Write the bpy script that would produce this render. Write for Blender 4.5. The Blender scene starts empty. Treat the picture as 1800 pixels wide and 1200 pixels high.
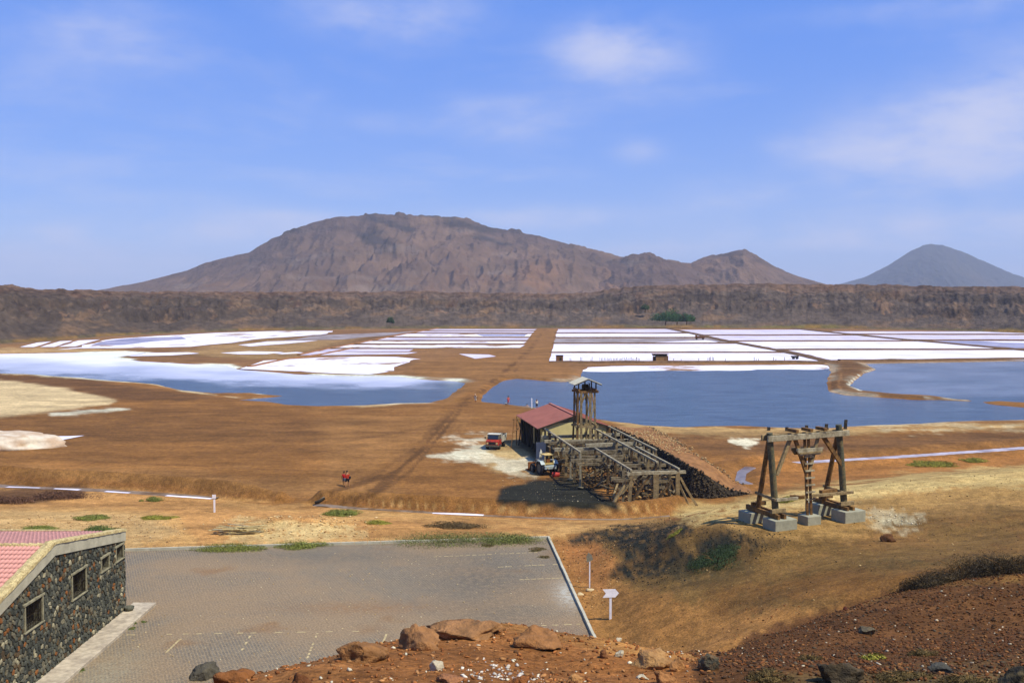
import bpy, bmesh, math, random
import numpy as np
from mathutils import Vector, Matrix, noise as mnoise

R = math.radians
random.seed(7)
rng = np.random.default_rng(11)
scene = bpy.context.scene
COL = scene.collection

# ------------------------------------------------------------------ camera
F_PX, CAM_H, HORIZON = 1750.0, 21.0, 520.0
PITCH = math.atan((600 - HORIZON) / F_PX)
cam_d = bpy.data.cameras.new('camera')
cam_d.sensor_width = 36.0
cam_d.lens = 36.0 * F_PX / 1800.0
cam_d.clip_start = 0.1
cam_d.clip_end = 60000
cam = bpy.data.objects.new('camera', cam_d)
cam.location = (0, 0, CAM_H)
cam.rotation_euler = (math.pi / 2 - PITCH, 0, 0)
COL.objects.link(cam)
scene.camera = cam

# ------------------------------------------------------------------ light
SUN_EL, SUN_AZ = R(57), R(121)
SUN = Vector((math.sin(SUN_AZ) * math.cos(SUN_EL), math.cos(SUN_AZ) * math.cos(SUN_EL), math.sin(SUN_EL)))
sun_d = bpy.data.lights.new('sun', 'SUN')
sun_d.energy = 4.8
sun_d.angle = R(0.53)
sun_d.color = (1.0, 0.94, 0.84)
sun = bpy.data.objects.new('sun', sun_d)
sun.rotation_euler = SUN.to_track_quat('Z', 'Y').to_euler()
COL.objects.link(sun)

world = bpy.data.worlds.new('World')
scene.world = world
world.use_nodes = True
wt = world.node_tree
for n in list(wt.nodes): wt.nodes.remove(n)


def nd(nt, typ, **kw):
    n = nt.nodes.new(typ)
    for k, v in kw.items():
        if k.startswith('i_'):
            key = k[2:]
            key = int(key) if key.isdigit() else key.replace('_', ' ')
            n.inputs[key].default_value = v
        else:
            setattr(n, k, v)
    return n


def mth(nt, op, a, b=None, c=None):
    n = nt.nodes.new('ShaderNodeMath')
    n.operation = op
    for i, v in enumerate((a, b, c)):
        if v is None: continue
        if isinstance(v, (int, float)): n.inputs[i].default_value = v
        else: nt.links.new(v, n.inputs[i])
    return n.outputs[0]


def mixc(nt, fac, a, b, blend='MIX'):
    n = nt.nodes.new('ShaderNodeMix')
    n.data_type = 'RGBA'
    n.blend_type = blend
    for i, v in ((0, fac), (6, a), (7, b)):
        if isinstance(v, (int, float)): n.inputs[i].default_value = v
        elif isinstance(v, tuple): n.inputs[i].default_value = v if len(v) == 4 else (*v, 1)
        else: nt.links.new(v, n.inputs[i])
    return n.outputs[2]


def ramp(nt, fac, lo, hi, a=0.0, b=1.0):
    n = nt.nodes.new('ShaderNodeMapRange')
    n.interpolation_type = 'SMOOTHSTEP'
    nt.links.new(fac, n.inputs[0])
    for i, v in zip((1, 2, 3, 4), (lo, hi, a, b)): n.inputs[i].default_value = v
    return n.outputs[0]


def build_world():
    nt = wt
    sky = nd(nt, 'ShaderNodeTexSky', sky_type='NISHITA', sun_disc=False)
    sky.sun_elevation, sky.sun_rotation = SUN_EL, SUN_AZ
    sky.altitude, sky.air_density, sky.dust_density, sky.ozone_density = 0, 1.0, 0.25, 2.5
    tc = nd(nt, 'ShaderNodeTexCoord')
    sep = nd(nt, 'ShaderNodeSeparateXYZ')
    nt.links.new(tc.outputs['Generated'], sep.inputs[0])
    x, y, z = sep.outputs
    az = mth(nt, 'ARCTAN2', x, y)
    el = mth(nt, 'ARCSINE', z)
    # layered cloud noise: a flat deck seen in perspective, thin and streaky towards the horizon
    cmb = nd(nt, 'ShaderNodeCombineXYZ')
    zz = mth(nt, 'ADD', mth(nt, 'MAXIMUM', z, 0.0), 0.10)
    nt.links.new(mth(nt, 'DIVIDE', x, zz), cmb.inputs[0])
    nt.links.new(mth(nt, 'DIVIDE', y, zz), cmb.inputs[1])
    n1 = nd(nt, 'ShaderNodeTexNoise', i_Scale=0.85, i_Detail=8.0, i_Roughness=0.58, i_Distortion=0.3)
    nt.links.new(cmb.outputs[0], n1.inputs['Vector'])
    # puffs on the sphere
    cmb2 = nd(nt, 'ShaderNodeCombineXYZ')
    nt.links.new(az, cmb2.inputs[0])
    nt.links.new(mth(nt, 'MULTIPLY', el, 2.2), cmb2.inputs[1])
    n2 = nd(nt, 'ShaderNodeTexNoise', i_Scale=11.0, i_Detail=6.0, i_Roughness=0.55)
    nt.links.new(cmb2.outputs[0], n2.inputs['Vector'])
    # cloud banks of this sky, each a soft ellipse (azimuth, elevation, half sizes, weight) broken up by the noise
    total = None
    for px, py, wx, wy, k in CLOUDS:
        a0 = math.atan((px - 900) / F_PX)
        e0 = math.atan((HORIZON - py) / F_PX * math.cos(a0))
        dx = mth(nt, 'MULTIPLY', mth(nt, 'SUBTRACT', az, a0), F_PX / wx)
        dy = mth(nt, 'MULTIPLY', mth(nt, 'SUBTRACT', el, e0), F_PX / wy)
        r2 = mth(nt, 'ADD', mth(nt, 'MULTIPLY', dx, dx), mth(nt, 'MULTIPLY', dy, dy))
        g = mth(nt, 'MULTIPLY', mth(nt, 'EXPONENT', mth(nt, 'MULTIPLY', r2, -1.0)), k)
        total = g if total is None else mth(nt, 'ADD', total, g)
    puff = mth(nt, 'MULTIPLY', total, ramp(nt, n2.outputs[0], 0.26, 0.70, .12, 1.15))
    veil = ramp(nt, n1.outputs[0], 0.46, 0.76, 0.0, 0.34)
    n5 = nd(nt, 'ShaderNodeTexNoise', i_Scale=30.0, i_Detail=5.0, i_Roughness=0.6)
    nt.links.new(cmb2.outputs[0], n5.inputs['Vector'])
    sm = mth(nt, 'MULTIPLY', mth(nt, 'ADD', puff, veil), ramp(nt, n5.outputs[0], .2, .8, .7, 1.25))
    dens = mth(nt, 'MULTIPLY', mth(nt, 'SUBTRACT', 1.0, mth(nt, 'EXPONENT', mth(nt, 'MULTIPLY', sm, -1.25))), .95)
    # sky colour: the Nishita sky, a little more saturated as the camera rendered it
    hs = nd(nt, 'ShaderNodeHueSaturation', i_Hue=SKY_HUE, i_Saturation=SKY_SAT, i_Value=SKY_VAL)
    nt.links.new(sky.outputs[0], hs.inputs['Color'])
    tint = mixc(nt, 1.0, hs.outputs[0], SKY_TINT, 'MULTIPLY')
    grad = mixc(nt, ramp(nt, z, 0.0, .42), SKY_LOW, SKY_HIGH)
    blue = mixc(nt, .62, tint, grad)
    cl = mixc(nt, dens, blue, CLOUD_COL)
    bg = nd(nt, 'ShaderNodeBackground', i_Strength=0.1)
    nt.links.new(cl, bg.inputs[0])
    out = nd(nt, 'ShaderNodeOutputWorld')
    nt.links.new(bg.outputs[0], out.inputs[0])


SKY_HUE, SKY_SAT, SKY_VAL, SKY_TINT = 0.51, 1.30, 1.0, (0.95, 1.0, 1.25)
SKY_LOW, SKY_HIGH = (2.2, 3.5, 7.9), (0.95, 2.75, 8.8)
CLOUD_COL = (5.4, 5.7, 7.6)
CLOUDS = [(1090, 100, 95, 42, 1.3), (1040, 80, 60, 30, .4), (1690, 245, 150, 62, 1.3), (1790, 190, 110, 60, 1.2), (1600, 290, 130, 40, .5), (1440, 262, 90, 28, .5),
          (215, 70, 110, 45, .5), (690, 35, 130, 40, .65), (920, 215, 90, 35, .45), (960, 385, 170, 18, .8), (420, 405, 200, 26, .75),
          (110, 412, 45, 14, .55), (90, 455, 200, 30, .65), (1650, 400, 260, 26, .75), (1500, 425, 160, 14, .5), (500, 380, 120, 12, .5), (1120, 440, 150, 20, .45), (1280, 345, 90, 26, .4),
          (1120, 268, 40, 18, .4), (800, 190, 45, 18, .3), (690, 218, 70, 16, .3), (1700, 10, 200, 20, .35), (300, 350, 120, 14, .25)]
build_world()

scene.view_settings.view_transform = 'Standard'
scene.view_settings.look = 'None'
scene.view_settings.exposure = 0.25
scene.view_settings.gamma = 1.0
scene.view_settings.use_curve_mapping = False
scene.cycles.max_bounces = 6
scene.cycles.transparent_max_bounces = 12
scene.cycles.volume_bounces = 0
scene.cycles.use_denoising = True


# ------------------------------------------------------------------ helpers
def lin(c):
    c = c / 255.0
    return c / 12.92 if c <= 0.04045 else ((c + 0.055) / 1.055) ** 2.4


K_LIT = (1.40, 1.42, 1.90)


def C(r, g, b, k=None):
    """surface colour of something that photographs as sRGB r,g,b in full sun"""
    k = K_LIT if k is None else k
    k = k if isinstance(k, tuple) else (k, k, k)
    return (min(lin(r) / k[0], .85), min(lin(g) / k[1], .85), min(lin(b) / k[2], .85))


fwd = np.array((0, math.cos(PITCH), -math.sin(PITCH)))
upv = np.array((0, math.sin(PITCH), math.cos(PITCH)))


def ray(px, py):
    return fwd + np.array((1.0, 0, 0)) * ((px - 900) / F_PX) + upv * ((600 - py) / F_PX)


def G(px, py, z=0.0):
    """point of the level z that the photograph shows at px,py"""
    d = ray(px, py)
    t = (z - CAM_H) / d[2]
    return Vector((d[0] * t, d[1] * t, z))


def P(px, py, dist):
    d = ray(px, py)
    t = dist / d[1]
    return Vector((d[0] * t, dist, CAM_H + d[2] * t))


def project(x, y, z):
    dz = z - CAM_H
    f = y * fwd[1] + dz * fwd[2]
    f = np.where(f < 0.5, 0.5, f)
    return 900 + F_PX * x / f, 600 - F_PX * (y * upv[1] + dz * upv[2]) / f


def _h(ix, iy, seed):
    n = (ix * 374761393 + iy * 668265263 + seed * 974711) & 0x7fffffff
    n = ((n ^ (n >> 13)) * 1274126177) & 0x7fffffff
    return ((n ^ (n >> 16)) & 0xffff) / 65535.0


def vnoise(x, y, seed=0):
    x = np.asarray(x, float); y = np.asarray(y, float)
    ix = np.floor(x).astype(np.int64); iy = np.floor(y).astype(np.int64)
    fx = x - ix; fy = y - iy
    fx = fx * fx * (3 - 2 * fx); fy = fy * fy * (3 - 2 * fy)
    a = _h(ix, iy, seed); b = _h(ix + 1, iy, seed); c = _h(ix, iy + 1, seed); d = _h(ix + 1, iy + 1, seed)
    return (a + (b - a) * fx) * (1 - fy) + (c + (d - c) * fx) * fy


def fbm(x, y, oct=4, seed=0, gain=0.5):
    s = 0; a = 1.0; t = 0
    for i in range(oct):
        s = s + a * (vnoise(x, y, seed + i * 17) - 0.5); t += a
        x = np.asarray(x) * 2.03 + 11.3; y = np.asarray(y) * 2.03 + 5.7; a *= gain
    return s / t * 2.0      # about -1..1


def sstep(a, b, x):
    t = np.clip((x - a) / (b - a), 0, 1)
    return t * t * (3 - 2 * t)


def sd_poly(x, y, poly):
    """signed distance to a polygon, negative inside"""
    p = np.asarray(poly, float)
    d = np.full(x.shape, 1e18); ins = np.zeros(x.shape, bool)
    n = len(p)
    for i in range(n):
        ax, ay = p[i]; bx, by = p[(i + 1) % n]
        ex, ey = bx - ax, by - ay
        wx, wy = x - ax, y - ay
        t = np.clip((wx * ex + wy * ey) / (ex * ex + ey * ey + 1e-12), 0, 1)
        dx, dy = wx - ex * t, wy - ey * t
        d = np.minimum(d, dx * dx + dy * dy)
        c = (ay > y) != (by > y)
        if ey != 0: ins ^= c & (x < ex * (y - ay) / ey + ax)
    d = np.sqrt(d)
    return np.where(ins, -d, d)


def sd_line(x, y, pts):
    p = np.asarray(pts, float)
    d = np.full(x.shape, 1e18)
    for i in range(len(p) - 1):
        ax, ay = p[i]; bx, by = p[i + 1]
        ex, ey = bx - ax, by - ay
        wx, wy = x - ax, y - ay
        t = np.clip((wx * ex + wy * ey) / (ex * ex + ey * ey + 1e-12), 0, 1)
        d = np.minimum(d, (wx - ex * t) ** 2 + (wy - ey * t) ** 2)
    return np.sqrt(d)


# ------------------------------------------------------------------ materials
MATS = {}


def mat(name, col, rough=0.9, var=0.25, scale=3.0, bump=0.3, bscale=None, attr=None, metal=0.0, bdist=0.05, col2=None, spec=0.2, coords='Object', thr=(.42, .62)):
    """principled surface: base colour (or colour attribute) broken up by two noises, with noise relief"""
    if name in MATS: return MATS[name]
    m = bpy.data.materials.new(name); m.use_nodes = True
    nt = m.node_tree
    bs = nt.nodes['Principled BSDF']
    bs.inputs['Roughness'].default_value = rough
    bs.inputs['Metallic'].default_value = metal
    bs.inputs['Specular IOR Level'].default_value = spec
    tc = nd(nt, 'ShaderNodeTexCoord')
    vec = tc.outputs[coords]
    n1 = nd(nt, 'ShaderNodeTexNoise', i_Scale=scale, i_Detail=6.0, i_Roughness=0.62)
    nt.links.new(vec, n1.inputs['Vector'])
    if attr:
        at = nd(nt, 'ShaderNodeAttribute', attribute_name=attr)
        base = at.outputs['Color']
    else:
        base = (*col, 1)
    if col2:
        base = mixc(nt, ramp(nt, n1.outputs[0], *thr), base, (*col2, 1))
        n3 = nd(nt, 'ShaderNodeTexNoise', i_Scale=scale * 3.7, i_Detail=4.0)
        nt.links.new(vec, n3.inputs['Vector'])
        f = ramp(nt, n3.outputs[0], 0.25, 0.75, 1 - var, 1 + var)
    else:
        f = ramp(nt, n1.outputs[0], 0.25, 0.75, 1 - var, 1 + var)
    vv = nd(nt, 'ShaderNodeCombineColor')
    for i in range(3): nt.links.new(f, vv.inputs[i])
    c = mixc(nt, 1.0, base, vv.outputs[0], 'MULTIPLY')
    nt.links.new(c, bs.inputs['Base Color'])
    if bump > 0:
        n2 = nd(nt, 'ShaderNodeTexNoise', i_Scale=bscale or scale * 4, i_Detail=5.0, i_Roughness=0.6)
        nt.links.new(vec, n2.inputs['Vector'])
        b = nd(nt, 'ShaderNodeBump', i_Strength=bump, i_Distance=bdist)
        nt.links.new(n2.outputs[0], b.inputs['Height'])
        nt.links.new(b.outputs[0], bs.inputs['Normal'])
    MATS[name] = m
    return m


# ------------------------------------------------------------------ object plumbing
ORG = {}


def mesh_np(name, verts, faces, m=None, parent=None, col=None, smooth=False, attrs=None):
    """verts (n,3); faces (k,3|4) array or list of tuples. Verts in world space; stored relative to the thing's origin."""
    o0 = ORG.get(parent.name, (0, 0, 0)) if parent else (0, 0, 0)
    verts = np.asarray(verts, np.float64) - np.asarray(o0)
    me = bpy.data.meshes.new(name)
    if isinstance(faces, np.ndarray):
        k, w = faces.shape
        me.vertices.add(len(verts)); me.vertices.foreach_set('co', verts.astype(np.float32).ravel())
        me.loops.add(k * w); me.loops.foreach_set('vertex_index', faces.astype(np.int32).ravel())
        me.polygons.add(k)
        me.polygons.foreach_set('loop_start', np.arange(0, k * w, w, dtype=np.int32))
        me.polygons.foreach_set('loop_total', np.full(k, w, np.int32))
    else:
        me.from_pydata([tuple(v) for v in verts], [], faces)
    if col is not None:
        a = me.color_attributes.new('col', 'FLOAT_COLOR', 'POINT')
        c = np.ones((len(verts), 4), np.float32); c[:, :3] = col
        a.data.foreach_set('color', c.ravel())
    for k_, v_ in (attrs or {}).items():
        a = me.attributes.new(k_, 'FLOAT', 'POINT'); a.data.foreach_set('value', np.asarray(v_, np.float32))
    me.update(); me.validate()
    if smooth: me.polygons.foreach_set('use_smooth', np.ones(len(me.polygons), bool))
    if m: me.materials.append(m)
    ob = bpy.data.objects.new(name, me)
    COL.objects.link(ob)
    if parent:
        ob.parent = parent
        ORG[ob.name] = o0
    return ob


def tag(o, label=None, cat=None, group=None, kind=None):
    if label: o['label'] = label
    if cat: o['category'] = cat
    if group: o['group'] = group
    if kind: o['kind'] = kind
    return o


def thing(name, label, cat, loc, group=None):
    o = bpy.data.objects.new(name, None)
    o.empty_display_size = 0.3
    o.location = loc
    COL.objects.link(o)
    ORG[o.name] = tuple(loc)
    return tag(o, label, cat, group)


class MB:
    def __init__(s): s.v = []; s.f = []

    def add(s, vs, fs):
        n = len(s.v); s.v += [tuple(v) for v in vs]; s.f += [tuple(i + n for i in f) for f in fs]; return s

    def box(s, c, size, rot=None, taper=1.0):
        c = Vector(c); hx, hy, hz = size[0] / 2, size[1] / 2, size[2] / 2
        vs = []
        for z in (-1, 1):
            k = taper if z > 0 else 1
            for x, y in ((-1, -1), (1, -1), (1, 1), (-1, 1)): vs.append(Vector((x * hx * k, y * hy * k, z * hz)))
        if rot is not None: vs = [rot @ v for v in vs]
        return s.add([v + c for v in vs], [(3, 2, 1, 0), (4, 5, 6, 7), (0, 1, 5, 4), (1, 2, 6, 5), (2, 3, 7, 6), (3, 0, 4, 7)])

    def beam(s, a, b, w, h=None, wob=0.0, up=(0, 0, 1)):
        """squared timber from a to b, w wide and h high, slightly out of true"""
        a = Vector(a); b = Vector(b); h = h or w
        d = (b - a).normalized()
        u = Vector(up)
        if abs(d.dot(u)) > 0.95: u = Vector((0, 1, 0))
        x = d.cross(u).normalized(); y = x.cross(d)
        vs = []
        segs = 3 if wob else 1
        for i in range(segs + 1):
            t = i / segs
            p = a.lerp(b, t)
            if wob and 0 < i < segs: p = p + x * random.uniform(-wob, wob) + y * random.uniform(-wob, wob)
            k = 1 - random.uniform(0, .12) if wob else 1
            for sx, sy in ((-1, -1), (1, -1), (1, 1), (-1, 1)): vs.append(p + x * (sx * w / 2 * k) + y * (sy * h / 2 * k))
        fs = [(3, 2, 1, 0), tuple(segs * 4 + i for i in range(4))]
        for i in range(segs):
            for j in range(4):
                q = (j + 1) % 4
                fs.append((i * 4 + j, i * 4 + q, i * 4 + 4 + q, i * 4 + 4 + j))
        return s.add(vs, fs)

    def tube(s, pts, radii, n=8, cap=True):
        pts = [Vector(p) for p in pts]
        if isinstance(radii, (int, float)): radii = [radii] * len(pts)
        vs = []
        for i, p in enumerate(pts):
            d = (pts[min(i + 1, len(pts) - 1)] - pts[max(i - 1, 0)]).normalized()
            u = Vector((0, 0, 1)) if abs(d.z) < .9 else Vector((0, 1, 0))
            x = d.cross(u).normalized(); y = x.cross(d)
            for k in range(n):
                a = 2 * math.pi * k / n
                vs.append(p + (x * math.cos(a) + y * math.sin(a)) * radii[i])
        fs = []
        for i in range(len(pts) - 1):
            for k in range(n):
                q = (k + 1) % n
                fs.append((i * n + k, i * n + q, i * n + n + q, i * n + n + k))
        if cap: fs += [tuple(range(n - 1, -1, -1)), tuple((len(pts) - 1) * n + k for k in range(n))]
        return s.add(vs, fs)

    def quad(s, a, b, c, d): return s.add([a, b, c, d], [(0, 1, 2, 3)])

    def prism(s, outline, ext):
        """closed outline (3D points) pushed along ext"""
        ext = Vector(ext); n = len(outline)
        vs = [Vector(p) for p in outline] + [Vector(p) + ext for p in outline]
        return s.add(vs, [tuple(range(n - 1, -1, -1)), tuple(range(n, 2 * n))] + [(i, (i + 1) % n, n + (i + 1) % n, n + i) for i in range(n)])

    def build(s, name, m, parent=None, smooth=False, bevel=0.0):
        ob = mesh_np(name, s.v, s.f, m, parent, smooth=smooth)
        if bevel:
            md = ob.modifiers.new('bevel', 'BEVEL'); md.width = bevel; md.segments = 2; md.limit_method = 'ANGLE'
        bm = bmesh.new(); bm.from_mesh(ob.data); bmesh.ops.recalc_face_normals(bm, faces=bm.faces); bm.to_mesh(ob.data); bm.free()
        return ob


def icos(sub):
    bm = bmesh.new(); bmesh.ops.create_icosphere(bm, subdivisions=sub, radius=1.0)
    v = np.array([x.co[:] for x in bm.verts]); f = np.array([[q.index for q in x.verts] for x in bm.faces]); bm.free()
    return v, f


ICO = {k: icos(k) for k in (1, 2, 3, 4)}


def rock_verts(sub, seed, rough=0.35, freq=1.3, flat=0.75):
    """angular boulder: a ball cut by random planes, then roughened"""
    v, f = ICO[sub]
    r_ = np.random.default_rng(seed)
    v = v.copy()
    for _ in range(14):
        n = r_.normal(size=3); n /= np.linalg.norm(n)
        d = r_.uniform(.5, .82)
        s = v @ n - d
        v = v - np.outer(np.where(s > 0, s, 0), n)
    off = r_.uniform(0, 50, 3)
    if sub > 1:
        dn = np.array([mnoise.fractal(Vector(p * freq + off), 0.8, 2.1, 4) for p in v])
        v = v * (1 + rough * dn)[:, None]
    else:
        v = v * r_.uniform(1 - rough, 1 + rough * .4, (len(v), 1))
    v = v * np.array((1, r_.uniform(.7, 1), flat * r_.uniform(.8, 1.1)))
    return v, f


def rotz(a):
    c, s = math.cos(a), math.sin(a)
    return np.array(((c, -s, 0), (s, c, 0), (0, 0, 1)))


def scatter_mesh(name, base, pos, size, cols, m, parent=None, tilt=0.5, attach=None):
    """join many copies of a few base shapes (list of (v,f)) into one mesh"""
    V = []; Fc = []; Cc = []; n = 0
    for i, p in enumerate(pos):
        v, f = base[i % len(base)]
        a = rng.uniform(0, 6.28); t = rng.normal(0, tilt)
        M_ = rotz(a) @ np.array(((1, 0, 0), (0, math.cos(t), -math.sin(t)), (0, math.sin(t), math.cos(t))))
        V.append((v * size[i]) @ M_.T + p); Fc.append(f + n); n += len(v)
        Cc.append(np.repeat(np.asarray(cols[i])[None], len(v), 0))
    return mesh_np(name, np.concatenate(V), np.concatenate(Fc), m, parent, col=np.concatenate(Cc))

# ------------------------------------------------------------------ terrain heights
LOT_Z = 2.0
_ctrl = []


def cp(px, py, d=None, z=None):
    p = P(px, py, d) if d is not None else G(px, py, z)
    _ctrl.append((p.x, p.y, p.z))


def cw(*pts): _ctrl.extend(pts)


# hill the photographer stands on: the visible surface, its brow, and the drop behind the brow
for a in [(250, 1330, 8.5), (500, 1200, 10.5), (800, 1200, 10), (1200, 1200, 11), (1500, 1200, 11), (1800, 1200, 11),
          (250, 1260, 10), (420, 1190, 12), (560, 1164, 13.5), (700, 1130, 15), (820, 1106, 16.5), (930, 1116, 16.5), (1000, 1136, 16.8), (1050, 1152, 17),
          (1150, 1163, 18), (1235, 1165, 20), (1300, 1140, 22), (1400, 1105, 24.5), (1500, 1078, 26.5), (1600, 1055, 28), (1700, 1042, 29),
          (1800, 1035, 30), (1950, 1010, 31), (1600, 1130, 19), (1800, 1110, 20), (1400, 1160, 16)]: cp(a[0], a[1], d=a[2])
cw((0, 0.5, 19.2), (-6, -8, 19.8), (8, -8, 20), (0, -25, 21), (-30, -25, 20), (30, -25, 21), (-12, 2, 18.2), (12, 2, 19.2), (-25, 0, 17), (28, 5, 18.5), (40, 15, 16.5))
for x, y, z in [(-3, 22, 10.5), (3, 24, 9.5), (-8, 18, 11), (-3, 30, 5.5), (4, 31, 5.4), (-10, 26, 6), (-14, 16, 11.5), (-18, 24, 6), (0, 38, 2.2), (6, 38, 2.6),
                (-10, 35, 2.2), (-20, 34, 2.1), (-30, 30, 3), (-40, 20, 7), (-50, 35, 2), (8, 30, 6), (12, 34, 5.2), (15, 38, 5.6), (21, 40, 7), (27, 39, 8.2), (-30, 10, 12)]:
    cw((x, y, z))
for a, d_, e in [(1400, 26.8, .334), (1500, 28.9, .319), (1600, 30.4, .306), (1700, 31.4, .298), (1800, 32.4, .294), (1950, 33.4, .28)]: cw(((a - 900) / F_PX * d_, d_, CAM_H - d_ * e - 1.1))
# ground to the right of the car park up to the sandy shoulder
for a in [(1100, 1150, 51), (1200, 1140, 49.6), (1250, 1150, 44), (1300, 1120, 46), (1400, 1060, 48), (1500, 1000, 52), (1600, 1010, 47), (1700, 950, 58), (1800, 990, 47), (1800, 900, 64),
          (1200, 1050, 56), (1300, 1050, 53), (1200, 1000, 61), (1100, 960, 70), (1200, 925, 71), (1290, 940, 64), (1340, 938, 63), (1250, 935, 67), (1250, 985, 61), (1150, 985, 65), (1100, 1050, 59.5), (1075, 1000, 66), (1080, 1100, 55.5), (1420, 934, 64.5), (1510, 927, 66.5),
          (1400, 872, 78), (1265, 893, 80), (1180, 910, 89), (1600, 842, 84), (1800, 823, 88), (1950, 815, 88), (1950, 900, 66), (1330, 985, 59.4)]: cp(a[0], a[1], d=a[2])
for a in [(1040, 970), (990, 945), (1060, 1150)]: cp(a[0], a[1], z=LOT_Z)
for x, y, z in [(22, 90, 2.0), (36, 97, 2.6), (50, 103, 3.0), (22, 98, .2), (36, 110, .4), (50, 118, .5), (66, 110, 2.5), (70, 70, 9), (70, 40, 12),
                (60, 120, 0), (40, 116, 0), (20, 104, 0), (8, 100, 0), (10, 92, .3), (0, 100, 0), (-20, 100, 0), (-40, 100, 0), (-60, 100, 0), (-80, 100, 0), (-20, 92, .5), (-45, 90, .8),
                (2, 86, 1.0), (-10, 84, 1.4), (-25, 82, 1.6), (-40, 80, 1.6), (-60, 78, 2), (80, 120, 2), (-80, 60, 4), (-90, 20, 12), (95, 60, 12), (100, 100, 8), (0, 120, 0), (-40, 120, 0), (30, 125, 0)]:
    cw((x, y, z))
for x, y in [(-28, 73), (-15, 74.5), (2, 76), (-20, 62), (-5, 62), (-5, 50), (-20, 50), (-32, 60), (-40, 50), (3.5, 62), (4, 50), (-50, 65), (-12, 44)]: cw((x, y, LOT_Z))
_cp = np.array(_ctrl)
_A = np.sqrt(((_cp[:, None, :2] - _cp[None, :, :2]) ** 2).sum(-1) + 0.6)
_n = len(_cp)
_M = np.zeros((_n + 3, _n + 3)); _M[:_n, :_n] = _A + np.eye(_n) * 0.0
_M[:_n, _n] = 1; _M[:_n, _n + 1:] = _cp[:, :2]; _M[_n:, :_n] = _M[:_n, _n:].T
_w = np.linalg.solve(_M, np.concatenate([_cp[:, 2], np.zeros(3)]))


def rbf(x, y):
    s = _w[_n] + _w[_n + 1] * x + _w[_n + 2] * y
    for i in range(_n): s = s + _w[i] * np.sqrt((x - _cp[i, 0]) ** 2 + (y - _cp[i, 1]) ** 2 + 0.6)
    return s


def pxw(pts, z=0.0): return [tuple(G(a, b, z)[:2]) for a, b in pts]


LOT = [(-62, 69.5), (2.87, 77.3), (4.72, 52.5), (5.3, 44), (-62, 38)]
# lagoons, shores as seen
LAGOON_LEFT = pxw([(-420, 622), (-150, 624), (0, 621), (120, 619), (215, 617), (262, 619), (200, 627), (250, 634), (330, 638), (400, 640), (425, 648), (520, 656), (590, 659), (650, 659.5), (700, 660),
                   (745, 665), (800, 668), (823, 672), (812, 683), (790, 698), (762, 706), (700, 707.5), (640, 711), (560, 712), (500, 710), (470, 704), (415, 701), (445, 699), (490, 694), (440, 689),
                   (370, 690), (318, 685), (270, 674), (200, 668), (130, 662), (60, 657), (0, 655), (-150, 652), (-420, 650)])
LAGOON_RIGHT = pxw([(838, 704), (842, 690), (862, 677), (882, 667), (905, 663), (935, 665), (962, 668), (1013, 668), (1018, 656), (1030, 644), (1100, 641.6), (1300, 640.4), (1450, 639.4),
                    (1520, 638), (1600, 636.5), (1800, 633), (2100, 629), (2300, 640), (2300, 700), (2050, 722), (1800, 736), (1650, 740), (1500, 747), (1440, 752), (1300, 747), (1200, 749), (1130, 746), (1070, 738),
                    (980, 720), (930, 713), (900, 710), (860, 706)])
SPIT = pxw([(1430, 636), (1462, 642), (1466, 652), (1463, 664), (1460, 676), (1464, 686), (1490, 692), (1550, 696), (1610, 700), (1650, 700), (1700, 702.2), (1660, 699), (1640, 696.5), (1570, 692.5), (1510, 686), (1488, 676),
            (1500, 664), (1512, 655), (1535, 648), (1520, 640), (1500, 634)])
SPIT2 = pxw([(1735, 705), (1760, 703.5), (1800, 706), (1880, 710), (1880, 716), (1800, 713), (1750, 708.5)])
HEADLAND = pxw([(700, 655), (730, 632), (905, 640), (1015, 637), (1016, 668), (985, 669), (955, 666.5), (930, 664.5), (905, 662.5), (882, 667), (860, 678), (842, 692), (838, 706), (786, 704), (815, 683), (824, 671), (800, 667.5), (745, 664.5)])
WATER_Z = -0.22
BERMS = [pxw([(-150, 822), (0, 833), (120, 842), (250, 850), (380, 862), (470, 874), (492, 877)]), pxw([(566, 879), (640, 886), (760, 896), (900, 904), (1000, 907), (1090, 907), (1150, 902), (1190, 893)])]
DITCHES = [pxw([(-150, 834), (0, 845), (120, 853), (250, 861), (380, 871), (495, 879)]), pxw([(560, 884), (640, 893), (760, 903), (900, 911), (1010, 914.5), (1100, 914), (1180, 911)])]
RIGHT_DITCH = pxw([(1385, 812), (1450, 808), (1560, 802), (1680, 794), (1800, 785), (1950, 775)])
POOL = pxw([(1292, 842), (1296, 826), (1310, 817), (1345, 813), (1350, 817), (1325, 822), (1312, 830), (1310, 842), (1326, 848), (1310, 852)])


_g = P(1357, 905, 64.0); GANTRY_Z = _g.z - .84
_gx, _gy = np.array((math.cos(R(24)), math.sin(R(24)))), np.array((-math.sin(R(24)), math.cos(R(24))))
GANTRY_PAD = [tuple(np.array(_g[:2]) + _gx * a + _gy * b) for a, b in ((-1.2, -1.0), (7.2, -1.0), (7.2, 3.4), (-1.2, 3.4))]


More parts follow.
